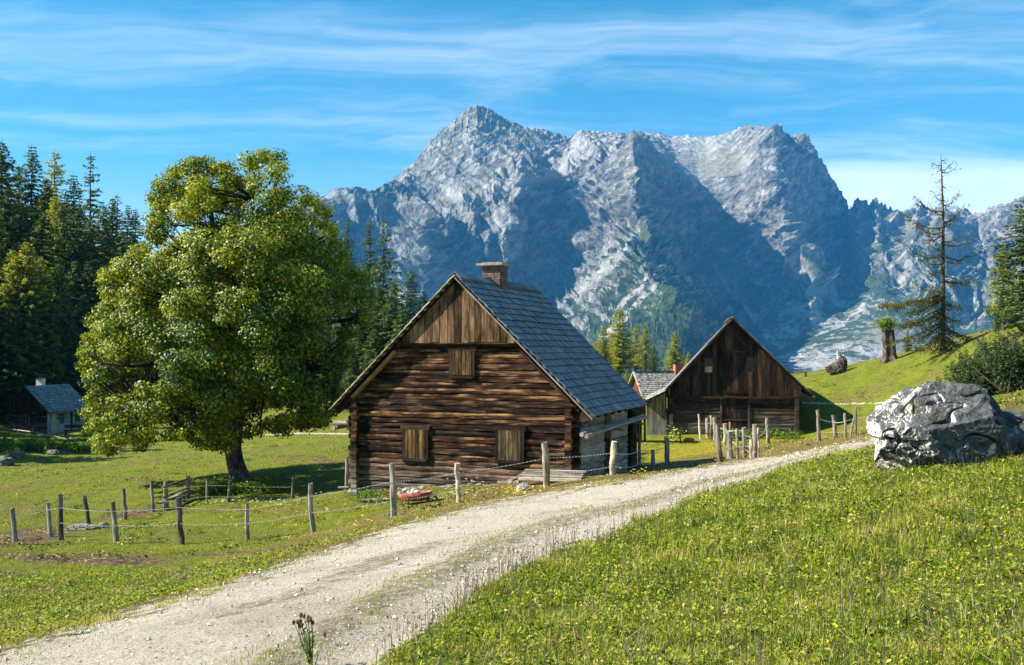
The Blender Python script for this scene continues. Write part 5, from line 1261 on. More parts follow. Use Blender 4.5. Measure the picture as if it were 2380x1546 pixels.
M_THISTLE = stone('brown_seed_head', (.035, .018, .01), (.11, .06, .035), (.22, .14, .09), 60, .004)
if on('things'):
    t1, inf1 = fence('near wire fence with thick posts, crossing the left meadow and passing before the log cottage',
        [(36,1265,28,1182,11),(118,1248,111,1168,9),(142,1256,140,1150,11),(271,1262,262,1168,12),(422,1265,414,1157,13,.6),(576,1255,573,1172,9),(728,1240,720,1124,12),(915,1200,911,1077,14),(1067,1168,1061,1077,12,.8),(1272,1132,1266,1029,15),(1424,1104,1427,1026,14),(1486.5,1088,1486.5,1008,7),(1517,1091,1517,1045.5,9),(1551,1087,1549.5,1016,11)],
        [[(0,.85),(1,.80),(2,.72),(3,.79),(4,.80),(5,.86),(6,.75),(7,.66),(8,.76),(9,.66),(10,.67),(11,.52),(13,.68)], [(0,.40),(2,.39),(3,.43),(4,.45),(5,.46),(6,.42),(7,.30),(8,.34),(9,.28),(10,.27),(11,.14),(13,.22)]],
        mats=[M_POSTD, M_POST, M_POSTD, M_POSTD, M_POSTD, M_POSTD, M_POSTD, M_POST, M_POSTL, M_POSTL, M_POSTL, M_POST, M_POSTD, M_POST])
    t2, inf2 = fence('far wire fence with thin grey posts crossing the meadow in front of the maple trunk',
        [(209,1227,196,1152,9),(292,1208,287,1136,8),(356,1189,352,1118,7),(481.5,1171,481.5,1114,6),(530,1167,536,1117,8),(680,1158,683,1107,7)],
        [[(0,.75),(1,.78),(2,.75),(3,.75),(4,.78),(5,.52)], [(0,.25),(1,.32),(2,.3),(3,.3),(4,.25),(5,.12)]], mats=[M_POSTD, M_POSTD, M_POST])
    t3, inf3 = fence('crowded group of crooked wire fence posts on the yellow grass in front of the barn',
        [(1628,1021,1624,963,5),(1645,1018,1643,972,8),(1654,1019,1652,966,5),(1663,1024,1661,971,9),(1675,1075,1668,991,12,.5),(1687,1034,1685,985,10,.6),(1697,1012,1697,981,6),(1698,1068,1696,1002,13,.9),(1714,1067,1713,997,6),(1731,1065,1729,994,11),(1747,1064,1745.6,1021,8),(1755,1063.6,1754,987,11),(1763,1063,1761,995,6,.6),(1786,1032,1783,972,8)],
        [[(0,.62),(1,.75),(3,.75),(5,.82),(7,.8),(9,.75),(11,.6),(13,.75)], [(4,.4),(7,.4),(9,.4),(11,.35)], [(5,.7),(8,.45),(9,.3),(10,.2)]], mats=[M_POSTL, M_POST, M_POSTL, M_POST, M_POSTD, M_POST, M_BEAM, M_POSTD, M_POSTL, M_POST])
    t4, inf4 = fence('wire fence with dark thin posts in the shade right of the barn',
        [(1903,1025,1901,953,9),(1943,1019,1937,965,9),(1965,1018,1964,961,6),(1989,1014,1989,954,5),(2035,1000,2034,950,7)],
        [[(0,.72),(1,.7),(2,.7),(3,.7),(4,.7)], [(0,.3),(2,.25),(4,.3)]], mats=[M_POSTD, M_POST])
    b = hit(1975.6, 1015.6, 20, 90); e = at(1990.5, 946, b[1]); m = MB(); m.tube([(0, 0, -.1), ((e - b)[0] * .5, 0, (e - b)[2] * .5), (e - b)[0] * np.array([1, 0, 0]) + (e - b)[2] * np.array([0, 0, 1])], [.045, .04, .03], 7)
    o = ob('wooden_stake', m, M_POST, None, label='slanting bare stake leaning among the fence posts right of the barn', cat='stake'); o.location = [float(v) for v in b]
    # stile with two rails and a step
    pA, pB = hit(385, 1181), hit(437, 1160); st = empty('fence_stile', pA, 0, 'little wooden stile with two rails and a step board in the far wire fence', 'stile')
    for pb, pt, w in ((pA, (384, 1118), 10), (pB, (436.5, 1107), 9)):
        D = pb[1]; a_, b_ = ray(*pt); o = ob('post', postmesh(b_ * D - pb[2], w * D / F, int(pt[0]), M_POSTD), M_POSTD, st); o.location = [float(v) for v in (pb - pA)]
    for f in (.82, .45):
        m = MB(); a = np.array([0, -.1, f * 1.05]); q = (pB - pA) + [0, -.1, f * 1.0]; d = (q - a); m.tube([a - d * .12, (a + q) / 2 + [0, 0, .02], q + d * .03], .035, 7); ob('rail', m, M_POSTD, st, smooth=True)
    m = MB(); q = pB - pA; m.beam(np.array([0, -.35, .30]) - q * .18, np.array([0, -.35, .33]) + q * 1.25, .22, .05, n=4); ob('step_board', m, M_POST, st)
    for q_ in (np.array([.15, -.35, .05]), q * .9 * [1, 1, 0] + [0, -.35, .05]): m = MB(); m.box(q_, (.12, .2, .5)); ob('step_support', m, M_POSTD, st)
    # short braced post by the cottage corner
    pb = hit(806, 1139, 20, 60); D = pb[1]; t = empty('gate_post', pb, 0, 'upright post with two short cross arms at the left corner of the log cottage', 'post')
    a_, b_ = ray(804, 1062); H = b_ * D - pb[2]; ob('post', postmesh(H, .13, 3, M_POSTD), M_POSTD, t)
    m = MB(); m.beam((-.08, 0, H - .03), (.55, .1, H + .05), .08, n=6); ob('cross_arm', m, M_POST, t)
    m = MB(); m.beam((-.2, 0, H * .62), (.45, .1, H * .68), .06, n=6); ob('cross_arm', m, M_POST, t)
    m = MB(); m.box((.1, -.2, .12), (.8, .22, .05)); ob('ledge', m, M_POST, t)
    # red wheelbarrow with stones
    wb = hit(965, 1171, 15, 60); D = wb[1]; s = D / F; W_ = 88 * s; t = empty('wheelbarrow', wb, R(-8), 'rusty red wheelbarrow filled with pale stones in the grass before the cottage wall', 'wheelbarrow')
    m = MB(); n = 14; rim = []; bot = []
    for k in range(n):
        a = k / n * 6.2832; sx_ = math.copysign(abs(math.cos(a)) ** .6, math.cos(a)); sy_ = math.copysign(abs(math.sin(a)) ** .6, math.sin(a))
        rim.append((sx_ * W_ / 2, sy_ * .33, .36 + .05 * math.cos(a))); bot.append((sx_ * W_ * .26 - .05, sy_ * .2, .10))
    V = np.array(rim + bot + [(x * .94, y * .92, z) for x, y, z in rim] + [(x * .9, y * .9, z + .02) for x, y, z in bot]); k = np.arange(n); k2 = (k + 1) % n
    m.add(V, np.concatenate([np.stack([k, k2, n + k2, n + k], 1)[:, ::-1], np.stack([2 * n + k, 2 * n + k2, 3 * n + k2, 3 * n + k], 1), np.stack([k, k2, 2 * n + k2, 2 * n + k], 1)]), (0, 0, .5))
    m.add(V[n:2 * n].tolist() + [[-.05, 0, .10]], np.stack([k2, k, np.full(n, n)], 1), (0, 0, .5))
    h = material('rusty_red_paint', .6, .4); P = h.n('ShaderNodeNewGeometry').outputs['Position']; M_RUST = setc(h, h.ramp(h.noise(8, 6, .65, P), [(.35, (.10, .03, .018)), (.5, (.30, .07, .035)), (.66, (.42, .12, .06))]))
    ob('tray', m, M_RUST, t, smooth=True)
    m = MB(); 
    for sy_ in (-.22, .22): m.tube([(-W_ * .85, sy_ * 1.4, .34), (-W_ * .3, sy_, .16), (W_ * .42, sy_ * .5, .14)], .022, 6)
    ob('handle_frame', m, M_RUST, t, smooth=True)
    m = MB(); an = np.linspace(0, 6.2832, 15); m.tube(np.stack([W_ * .46 + .15 * np.cos(an), 0 * an, .12 + .15 * np.sin(an)], 1), .035, 6, cap=False); m.beam((W_ * .46, -.05, .12), (W_ * .46, .05, .12), .05, n=8); ob('wheel', m, M_METAL, t, smooth=True)
    m = MB()
    for sy_ in (-.2, .2): m.beam((-W_ * .28, sy_, .16), (-W_ * .34, sy_ * 1.2, -.05), .03, n=6)
    ob('leg', m, M_RUST, t)
    for k in range(11):
        V, Fc = rockmesh((rng.uniform(.13, .24), rng.uniform(.12, .2), rng.uniform(.1, .16)), 200 + k, 2); m = MB(); m.add(V, Fc)
        u = rng.uniform(-.42, .42) * W_; y = rng.uniform(-.2, .2); o = ob('stone', m, M_ROCK, None, label='rounded pale stone heaped in the red wheelbarrow', cat='stone', group='stones in the red wheelbarrow'); o.location = (float(wb[0] + u * math.cos(-.14) + y * .14), float(wb[1] - u * .14 + y), float(wb[2] + .33 + rng.uniform(-.02, .06)))
    # plank and cover boards
    a, b = hit(838, 1168, 15, 60), hit(912, 1166, 15, 60); m = MB(); m.beam((0, 0, .07), (b - a) + [0, 0, .09], .22, .10, n=8, round_=.3, jit=.03); o = ob('wooden_beam', m, M_POSTD, None, label='old beam lying in the grass left of the red wheelbarrow', cat='beam'); o.location = [float(v) for v in a]
    c0 = hit(1262, 1128, 15, 60); pc = empty('board_cover', c0 + [0, .5, 0], R(-14), 'low cover of grey boards lying against the cottage gable foot', 'board cover')
    for k in range(4):
        m = MB(); m.box((.25, .05 + k * .27, .22 + k * .025), (2.0 + rng.uniform(-.1, .1), .25, .035)); ob('board', m, M_POST, pc)
    m = MB(); m.beam((-.75, -.12, .17), (-.72, 1.0, .22), .09, n=4); m.beam((-.75, -.12, .14), (1.25, -.12, .14), .1, .09, n=4); ob('edge_beam', m, M_POSTL, pc)
    m = MB(); m.beam((-1.05, .0, .05), (-.45, .9, .25), .22, .05, n=4); ob('loose_board', m, M_POST, pc)
    rock('small dark pointed stone in the verge grass before the board cover', 1216, 1141, (.42, .34, .30), 31, None, 'stone')
    rock('long flat whitish slab lying in the muddy hollow by the fence', 192, 1232, (1.15, .5, .36), 33, M_FOOT, 'rock', sink=.42)
    rock('small pale stone at the right end of the whitish slab', 240, 1224, (.4, .3, .24), 35, M_FOOT, 'stone', sink=.35)
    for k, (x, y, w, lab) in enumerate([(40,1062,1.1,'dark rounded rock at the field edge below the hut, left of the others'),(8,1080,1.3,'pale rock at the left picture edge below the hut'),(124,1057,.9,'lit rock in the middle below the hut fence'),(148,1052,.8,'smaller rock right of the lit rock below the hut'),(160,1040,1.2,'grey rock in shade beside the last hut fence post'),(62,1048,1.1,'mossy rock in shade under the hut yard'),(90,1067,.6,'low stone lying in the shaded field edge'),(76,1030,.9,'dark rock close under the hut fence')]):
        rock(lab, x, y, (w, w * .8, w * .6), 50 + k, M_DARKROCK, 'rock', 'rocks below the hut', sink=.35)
    # odd things before the barn
    b = hit(1601, 1028, 30, 90); m = MB(); V, Fc = rockmesh((.62, .36, .34), 71, 3); m.add(V, Fc); h = material('orange_wood', .8, .2); M_OR = setc(h, (0.42, .15, .035)); o = ob('wood_chunk', m, M_OR, None, label='rounded orange-brown chunk of wood lying before the barn wall', cat='wood'); o.location = (float(b[0]), float(b[1]), float(b[2] + .1))
    m = MB(); m.beam((-1.0, .1, .05), (.7, -.1, .05), .2, .05, n=4); o = ob('wooden_board', m, M_POSTL, None, label='pale board on the ground beside the orange-brown chunk', cat='board'); o.location = [float(v) for v in b]
    b = hit(1712, 1018, 30, 90); m = MB(); m.tube([(-.32, 0, .24), (0, .05, .26), (.33, .1, .24)], [.23, .22, .21], 12, jit=.08); o = ob('log_block', m, M_POST, None, label='short thick grey log block lying among the crowded fence posts', cat='log'); o.location = [float(v) for v in b]
    # firewood and the shed behind the cottage
    sx_, sy_ = 6.2, 56.0; sz_ = gz(sx_, sy_); sh = empty('woodshed', (sx_, sy_, sz_), 0, 'dark open woodshed between the cottage and the barn lean-to', 'shed')
    m = MB(); plankwall(m, -1.6, 1.3, 1.6, -.2, 2.4, .2, .3, .03); ob('back_wall', m, M_FRAME, sh)
    m = MB(); plankwall(m, -.1, 1.7, -1.6, -.2, 2.2, .2, .3, .03, 'y'); ob('side_wall', m, M_FRAME, sh)
    m = MB(); [logrow(m, -1.6, 1.25, -.05, z_, .26, .1) for z_ in (1.75, 2.0)]; ob('front_boarding', m, M_PLANK, sh)
    m = MB(); m.box((-.2, .7, 2.35), (3.4, 2.4, .06)); ob('roof', m, M_FRAME, sh)
    for xx in (-1.5, 1.25): m = MB(); m.beam((xx, -.05, -.2), (xx, -.05, 2.3), .12, n=6); ob('post', m, M_FRAME, sh)
    n = 0; zr = .12
    for row, cnt in enumerate((9, 8, 7, 5, 3)):
        for k in range(cnt):
            d = rng.uniform(.15, .24); m = MB(); m.beam((0, 0, 0), (.0, .75, 0), d, d * rng.uniform(.8, 1), n=8, round_=.9, rnd=.5)
            o = ob('firewood_log', m, M_ENDW, None, label='round-ended firewood log stacked in the dark woodshed', cat='firewood', group='firewood logs in the woodshed'); o.location = (sx_ + 1.0 - k * .245 - row * .1, sy_ + .25 + rng.uniform(-.08, .05), sz_ + zr + rng.uniform(-.01, .01))
        zr += .20
    # rail fence, rack and bench by the hut
    ps = [hit(x, y, 50, 140) for x, y in ((-20, 1012), (22, 1016), (82, 1030), (125, 1038), (166, 1044), (186, 1036))]
    c0 = ps[2]; t = empty('rail_fence', c0, 0, 'single-rail fence of grey poles along the slope below the hut', 'fence')
    for k, (p, (xt, yt)) in enumerate(zip(ps, ((-20, 992), (22, 997), (82, 1005), (125, 1014), (166, 1023), (186, 1016)))):
        H = ray(xt, yt)[1] * p[1] - p[2]; m = MB(); m.tube([(0, 0, -.3), (0, 0, max(H, .6))], .07, 6); o = ob('post', m, M_POSTD, t); o.location = [float(v) for v in (p - c0)]
    for k in range(5):
        A_ = ps[k] + [0, 0, max(ray(*((-20, 992), (22, 997), (82, 1005), (125, 1014), (166, 1023), (186, 1016))[k])[1] * ps[k][1] - ps[k][2], .6)]; B_ = ps[k + 1] + [0, 0, max(ray(*((-20, 992), (22, 997), (82, 1005), (125, 1014), (166, 1023), (186, 1016))[k + 1])[1] * ps[k + 1][1] - ps[k + 1][2], .6)]
        m = MB(); m.tube([A_ - c0, B_ - c0], .05, 6); ob('rail', m, M_POST, t)
    p = hit(52, 1009, 50, 140); t = empty('drying_rack', p, 0, 'low slatted wooden rack standing before the dark hut gable', 'rack')
    m = MB(); m.beam((-1.7, 0, .75), (1.2, 0, .7), .06, n=4); ob('rail', m, M_POSTD, t)
    for xx in (-1.5, -.9, -.3, .3, .9): m = MB(); m.beam((xx, 0, -.1), (xx + .12, 0, .72), .05, n=4); ob('leg', m, M_POSTD, t)
    p = hit(176, 1011, 50, 140); t = empty('garden_bench', p, R(10), 'dark wooden bench against the side wall of the hut', 'bench')
    m = MB(); m.box((0, 0, .45), (2.2, .5, .06)); ob('seat', m, M_FRAME, t)
    m = MB(); m.box((0, .3, .8), (2.2, .05, .3)); ob('backrest', m, M_FRAME, t)
    for xx in (-.9, .9): m = MB(); m.box((xx, 0, .2), (.08, .5, .5)); ob('leg', m, M_FRAME, t)

    # ---------------------------------------------------------------- right side: stumps, rail, dead larch
    p = hit(2068, 838, 40, 90); D = p[1]; s = D / F; t = empty('leafy_stump', p, 0, 'tall split tree stump with fresh green leaves on top on the hill crest', 'stump')
    m = MB(); H = 78 * s; n = 9; z = np.linspace(-.3, H, n); an = np.arange(16) / 16 * 6.283
    rr_ = np.interp(z, [-.3, 0, .4, H], [.62, .55, .36, .33])
    V = []; rr2 = np.random.default_rng(3); flute = 1 + .22 * np.sin(an * 5 + 1) + .1 * rr2.normal(size=16)
    for zi, ri in zip(z, rr_): V += [(ri * flute[k] * math.cos(an[k]) - .12 * zi / H * 1.2, ri * flute[k] * math.sin(an[k]), zi + (rr2.uniform(-.35, .25) if zi == z[-1] else 0)) for k in range(16)]
    i = np.arange(n - 1)[:, None] * 16 + np.arange(16)[None]; j = np.arange(n - 1)[:, None] * 16 + (np.arange(16)[None] + 1) % 16
    m.add(V, np.stack([i, j, j + 16, i + 16], -1).reshape(-1, 4)); m.add(V[-16:] + [(-.1, 0, H - .4)], [[k, (k + 1) % 16, 16] for k in range(16)])
    ob('trunk', m, M_DEADW, t)
    m = MB(); N = 1500; r = np.random.default_rng(9); c = np.array([-.22, 0, H + .22]) + unit(r.normal(0, 1, (N, 3))) * r.uniform(.2, 1, (N, 1)) * [.78, .7, .52] * (1 + .25 * r.normal(size=(N, 1))); leaves(m, c, r.uniform(.09, .17, N), r.normal(0, .6, (N, 3)) + [-.2, 0, .6], r.random(N), .75, .3, r); ob('foliage', m, M_LEAFB, t)
    p = hit(1948, 867, 40, 100); D = p[1]; s = D / F; t = empty('uprooted_stump', p, 0, 'dark uprooted stump with a pale splintered top on the hill crest', 'stump')
    V, Fc = rockmesh((46 * s, 1.0, 26 * s), 88, 4, .4); m = MB(); m.add(V + [-.1, 0, 8 * s], Fc); V, Fc = rockmesh((24 * s, .7, 38 * s), 89, 4, .35); m.add(V + [8 * s, 0, 20 * s], Fc); m.tube([(-22 * s, 0, 2 * s), (-8 * s, .1, 16 * s), (4 * s, 0, 28 * s)], [.28, .24, .2], 7, jit=.1); ob('root_plate', m, M_DEADW, t)
    m = MB()
    for k, (dx, hh) in enumerate(((-6, 50), (-3, 54), (0, 46), (3, 42))): m.tube([(2 * s, 0, 28 * s), ((3 + dx * .5) * s, 0, 38 * s), ((1 + dx) * s, 0, hh * s)], [.12, .08, .01], 5)
    ob('splinters', m, M_WHITE, t)
    p = hit(1874, 876, 40, 110); D = p[1]; s = D / F; t = empty('crest_rail', p, 0, 'short broken rail on posts at the crest just right of the barn roof', 'fence')
    for dx in (-40, -3, 0): m = MB(); m.beam((dx * s, 0, -.3), (dx * s, 0, 13 * s), .14, n=6); ob('post', m, M_POSTD, t)
    m = MB(); m.beam((-44 * s, 0, 11 * s), (2 * s, 0, 13 * s), .10, n=6); ob('rail', m, M_POST, t)
    m = MB(); m.beam((-30 * s, .1, 6 * s), (-2 * s, .1, 12 * s), .08, n=6); ob('rail', m, M_POST, t)

    # the half-dead larch
    p = hit(2192, 822, 40, 90); D = p[1]; s = D / F; t = empty('dead_larch', p, 0, 'tall half-bare larch with sparse drooping branches standing on the crest at right', 'tree')
    r = np.random.default_rng(31); px = lambda x, y, dy=0.0: np.array([(x - 2192) * s, dy, (822 - y) * s])
    m = MB(); ys = [835, 815, 780, 700, 600, 500, 430, 390, 358]; xs = [2192, 2192, 2192, 2193, 2194, 2195, 2193, 2192, 2191]
    m.tube([px(x, y) for x, y in zip(xs, ys)], np.array([16, 11, 8.5, 7.5, 6, 4.5, 3.2, 2, .8]) * s * .62, 9, jit=.06)
    brs = [(383,2173,373,0),(392,2181,398,0),(395,2218,372,0),(400,2222,390,0),(372,2204,366,0),(415,2182,420,0),(430,2204,438,0),(450,2184,452,0),(460,2206,470,0),
           (477,2248,437,.1),(468,2171,439,.1),(490,2118,456,.1),(500,2165,470,.2),(516,2262,465,.1),(528,2099,494,.4),(520,2230,492,.3),(540,2125,520,.5),(548,2145,560,.4),(560,2235,548,.2),(567,2290,537,.0),(580,2160,565,.4),
           (594,2082,556,.1),(590,2135,575,.1),(597,2312,562,.0),(604,2250,600,0),(612,2140,600,.3),(640,2260,660,.0),(625,2150,640,.7),(650,2250,640,.2),(654,2270,655,.1),(677,2109,648,.2),(665,2160,668,.8),(682,2014,712,1),(686,2060,706,1),(690,2120,712,1),(694,2090,728,.9),(700,2240,712,.5),(705,2262,716,0),(715,2100,750,1),(722,2060,760,.9),(730,2140,760,1),(735,2240,745,.6),(745,2080,800,.8),(750,2130,800,1),(752,2250,790,.5),(765,2276,792,.9),(770,2110,815,.8),(775,2150,815,1),(780,2225,806,1),(790,2270,800,1),(792,2165,822,1),(800,2212,824,1)]
    fb = MB(); C_, N_, S_2, T_ = [], [], [], []
    for k, (y0, x1, y1, fol) in enumerate(brs):
        dy = r.uniform(-.9, .9) * abs(x1 - 2192) * s * .6; a = px(2193, y0); b = px(x1, y1, dy); L = np.linalg.norm(b - a); n = 7; tt = np.linspace(0, 1, n)[:, None]
        sag = np.array([0, 0, -1.0]) * np.sin(tt * 3.14) * L * (.16 if y1 < y0 else .05)
        path = a + (b - a) * tt + sag + r.normal(0, .02 * L, (n, 3)) * np.sin(tt * 3.14); m.tube(path, np.linspace(.032 + .008 * L, .008, n), 5, cap=False)
        for q in range(int(L * 3)):
            u = r.uniform(.25, 1); pp = np.array([np.interp(u, tt[:, 0], path[:, c]) for c in range(3)]); m.tube([pp, pp + r.normal(0, .16, 3) + [0, 0, -.12]], [.010, .004], 3, cap=False)
        nf = int(L * 130 * fol) + int(22 * L)
        u = r.random(nf); pp = np.stack([np.interp(u, tt[:, 0], path[:, c]) for c in range(3)], 1); C_.append(pp + r.normal(0, 1, (nf, 3)) * [.14, .22, .10] - [0, 0, .10]); N_.append(r.normal(0, 1, (nf, 3)) + [0, 0, .6]); S_2.append(r.uniform(.09, .22, nf)); T_.append(r.random(nf))
    nf = 1300; hh = r.uniform(0, 3, nf); C_.append(np.stack([r.normal(0, .28, nf), r.normal(0, .28, nf), hh], 1)); N_.append(r.normal(0, 1, (nf, 3))); S_2.append(r.uniform(.08, .18, nf)); T_.append(r.random(nf))
    for k in range(8):                                     # short twigs all the way up the stem
        pass
    nf = 700; hh = r.uniform(3, 11, nf); C_.append(np.stack([r.normal(0, .18, nf), r.normal(0, .18, nf), hh], 1)); N_.append(r.normal(0, 1, (nf, 3))); S_2.append(r.uniform(.05, .11, nf)); T_.append(r.random(nf))
    leaves(fb, np.concatenate(C_), np.concatenate(S_2), np.concatenate(N_), np.concatenate(T_), .35, .2, r)
    ob('trunk', m, M_DEADW, t, smooth=True); ob('foliage', fb, M_OLIVE, t)

    # juniper thicket on the bank
    def juniper(label, qx, qy, D, w, h_, seed, n=2600):
        a_, b_ = ray(qx, qy); x, y = a_ * D, D; z = gz(x, y); r = np.random.default_rng(seed); t = empty('juniper_bush', (x, y, z), 0, label, 'bush', 'juniper bushes on the right bank')
        st_, fb = MB(), MB(); C_, N_, S_, T_ = [], [], [], []
        for k in range(80):
            an = r.random() * 6.28; tilt = r.uniform(.1, 1.15); L = r.uniform(.55, 1.0) * h_ * (1.25 if tilt > .6 else 1); d = np.array([math.cos(an) * math.sin(tilt) * w / h_ * .7, math.sin(an) * math.sin(tilt) * w / h_ * .7, math.cos(tilt)])
            base = np.array([r.normal(0, w * .18), r.normal(0, w * .18), 0]); tt = np.linspace(0, 1, 5)[:, None]; path = base + d * L * tt + [0, 0, 1] * (tt ** 2) * L * .25; st_.tube(path, np.linspace(.03, .006, 5), 4, cap=False)
            m_ = int(n / 80 * r.uniform(.7, 1.3) * 5); u = r.random(m_) ** .6; pp = np.stack([np.interp(u, tt[:, 0], path[:, c]) for c in range(3)], 1)
            C_.append(pp + r.normal(0, 1, (m_, 3)) * .13 * (1.15 - u[:, None] * .6)); N_.append(r.normal(0, .8, (m_, 3)) + [0, 0, .5]); S_.append(r.uniform(.06, .13, m_)); T_.append(np.clip(r.normal(.4, .22, m_) + .2 * u, 0, 1))
        leaves(fb, np.concatenate(C_), np.concatenate(S_), np.concatenate(N_), np.concatenate(T_), .35, .2, r); ob('stems', st_, M_SBARK, t); ob('foliage', fb, M_JUN, t)
    juniper('large juniper bush at the right picture edge above the boulder', 2365, 900, 30, 1.7, 1.55, 1)
    juniper('lower juniper bush forming the left end of the thicket', 2285, 905, 31, 1.35, 1.05, 2)
    juniper('juniper bush at the back of the thicket, highest up the bank', 2330, 880, 34, 1.4, 1.35, 3)
    juniper('small sprawling juniper shoots left of the thicket', 2250, 898, 33, .8, .6, 4, 1400)

    # boulder and its neighbour
    bp = hit(2190, 1092, 8, 30); D = bp[1]; s = D / F
    V, Fc = rockmesh((1, 1, 1), 404, 7, .085, .75, .95, pits=.11)
    V = V * np.array([325 * s, 1.5, 262 * s]); zt = V[:, 2] / (262 * s); xt = V[:, 0] / (325 * s)
    V[:, 2] -= np.where(V[:, 2] > 0, np.clip(-xt - .08, 0, 1) * .30 * 1.0 + np.clip(xt - .15, 0, 1) ** 1.3 * .75, 0) * np.clip(zt * 2, 0, 1)
    V[:, 0] += np.where(xt < 0, 0.06 * (zt < 0), -.10 * np.clip(-zt, 0, 1))
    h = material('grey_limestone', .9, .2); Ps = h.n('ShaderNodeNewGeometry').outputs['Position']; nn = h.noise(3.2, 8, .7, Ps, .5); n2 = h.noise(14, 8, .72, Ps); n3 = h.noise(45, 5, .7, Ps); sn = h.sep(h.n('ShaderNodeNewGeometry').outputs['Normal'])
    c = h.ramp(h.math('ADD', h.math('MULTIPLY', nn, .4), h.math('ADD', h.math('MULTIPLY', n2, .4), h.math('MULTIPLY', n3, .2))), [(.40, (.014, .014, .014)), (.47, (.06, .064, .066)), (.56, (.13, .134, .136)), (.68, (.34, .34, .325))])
    bare = h.mr(h.math('ADD', h.math('MULTIPLY', sn[0], -1.0), h.math('MULTIPLY', h.math('SUBTRACT', nn, .5), 2.0)), .55, .95)  # left-facing rock whitened: sunlight painted into the colour
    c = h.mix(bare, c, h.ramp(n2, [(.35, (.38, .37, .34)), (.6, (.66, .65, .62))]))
    moss = h.math('MULTIPLY', h.mr(h.noise(2.3, 5, .65, h.vmath('ADD', Ps, (7, 3, 1))), .55, .62), h.mr(n2, .45, .55)); c = h.mix(h.math('MULTIPLY', moss, .85), c, h.ramp(n3, [(.3, (.03, .035, .008)), (.7, (.17, .15, .03))]))
    M_LIME = setc(h, c, h.bump(h.math('ADD', n2, h.math('MULTIPLY', n3, .6)), .9, .022))
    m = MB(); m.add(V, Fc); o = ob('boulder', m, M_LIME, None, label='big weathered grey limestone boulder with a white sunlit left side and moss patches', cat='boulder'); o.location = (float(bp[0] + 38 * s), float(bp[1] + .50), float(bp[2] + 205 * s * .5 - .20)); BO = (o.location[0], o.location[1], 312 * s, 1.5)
    bp2 = hit(2420, 1080, 8, 40); V, Fc = rockmesh((1, 1, 1), 77, 6, .10, .6, 1.0, pits=.08); m = MB(); m.add(V * [1.3, 1.2, .95], Fc); o = ob('shaded_rock', m, M_LIME, None, label='second limestone rock in the shade right of the big boulder', cat='rock'); o.location = (float(bp2[0] + .12), float(bp2[1] + 1.4), float(bp2[2] + .18))
    # sapling, stalk and thistle
    def sprig(name, label, qx, qy, h_, w, nl, mat, size, seed, D0=8, D1=90, cat='plant'):
        p = hit(qx, qy, D0, D1); r = np.random.default_rng(seed); t = empty(name, p, 0, label, cat); m = MB(); fb = MB(); C_ = []
        for k in range(7):
            e = np.array([r.normal(0, w), r.normal(0, w), h_ * r.uniform(.6, 1)]); m.tube([(0, 0, -.05), e * [.3, .3, .5], e], [.014, .01, .004], 4, cap=False); C_.append(e * r.uniform(.35, 1.02, (nl // 7, 1)) + r.normal(0, size * 1.1, (nl // 7, 3)))
        c = np.concatenate(C_); leaves(fb, c, r.uniform(.7, 1.2, len(c)) * size, r.normal(0, .5, (len(c), 3)) + [-.3, -.3, .7], r.random(len(c)), .8, .2, r); ob('stem', m, M_SBARK, t); ob('foliage', fb, mat, t)
    sprig('sapling', 'pale-leaved young bush at the left corner of the barn', 1560, 1029, 1.05, .22, 160, M_YLEAF, .13, 1)
    sprig('thin_sapling', 'single thin stalk with a few drooping leaves against the barn logs', 1582, 1028, .95, .08, 28, M_LEAFB, .12, 2)
    p = hit(722, 1540, 5, 20); D = p[1]; s = D / F; t = empty('dry_thistle', p - [0, 0, .12], 0, 'dry branching thistle-like plant with brown seed heads at the lower road edge', 'plant'); r = np.random.default_rng(4); m, hd, fb = MB(), MB(), MB(); lc = []
    tips = [(-38, 100), (-34, 94), (-28, 108), (-22, 104), (-16, 112), (-10, 98), (-6, 110), (0, 106), (4, 96), (-30, 84), (36, 76), (-20, 92)]
    for k, (dx, hh) in enumerate(tips):
        e = np.array([dx * s, r.normal(0, .04), hh * s + .1]); f = np.array([dx * s * .25 + .01, 0, hh * s * .45]); m.tube([(0.01, 0, -.02), f, (f + e) / 2 + r.normal(0, .01, 3), e], [.006, .0045, .0035, .0025], 5, cap=False)
        hd = MB(); V, Fc = rockmesh((.030, .030, .040), k * 3, 2, .35); hd.add(V + e, Fc); ob('seed_head', hd, M_THISTLE, t)
        for q in range(5): lc.append(e * r.uniform(.2, .8) + r.normal(0, .012, 3))
    leaves(fb, np.array(lc), .045, r.normal(0, 1, (len(lc), 3)), r.random(len(lc)), .35, .2, r); ob('stem', m, M_LEAFB, t); ob('leaves', fb, M_LEAFB, t)
    # dark weeds at the maple's foot, at the hut bank
    def weeds(label, qx0, qx1, qy, n, size, seed, hgt=.45, name='nettle_patch'):
        r = np.random.default_rng(seed); m = MB(); C_ = []
        for k in range(60):
            x = r.uniform(qx0, qx1); p = hit(x, qy + r.uniform(-6, 8), 15, 130); C_.append(p + np.array([0, 0, 1]) * r.uniform(0, hgt, (n // 60, 1)) + r.normal(0, .22, (n // 60, 3)) * [1, 1, .15])
        c = np.concatenate(C_); leaves(m, c, r.uniform(.7, 1.2, len(c)) * size, r.normal(0, .5, (len(c), 3)) + [0, 0, .7], r.random(len(c)) * .8, .6, .3, r); tag(ob(name, m, M_LEAFB if name != 'shade_herbs' else M_JUN), label, 'weeds', kind='stuff')
    weeds('leafy nettles growing round the foot of the maple trunk', 470, 640, 1142, 4200, .13, 1)
    weeds('low dark herbs and bushes on the shaded bank below the hut', -10, 210, 1045, 7000, .30, 2, .7, 'bank_herbs')
    weeds('nettles along the foot of the barn log wall', 1640, 1860, 1014, 2400, .15, 5, .4, 'barn_nettles')
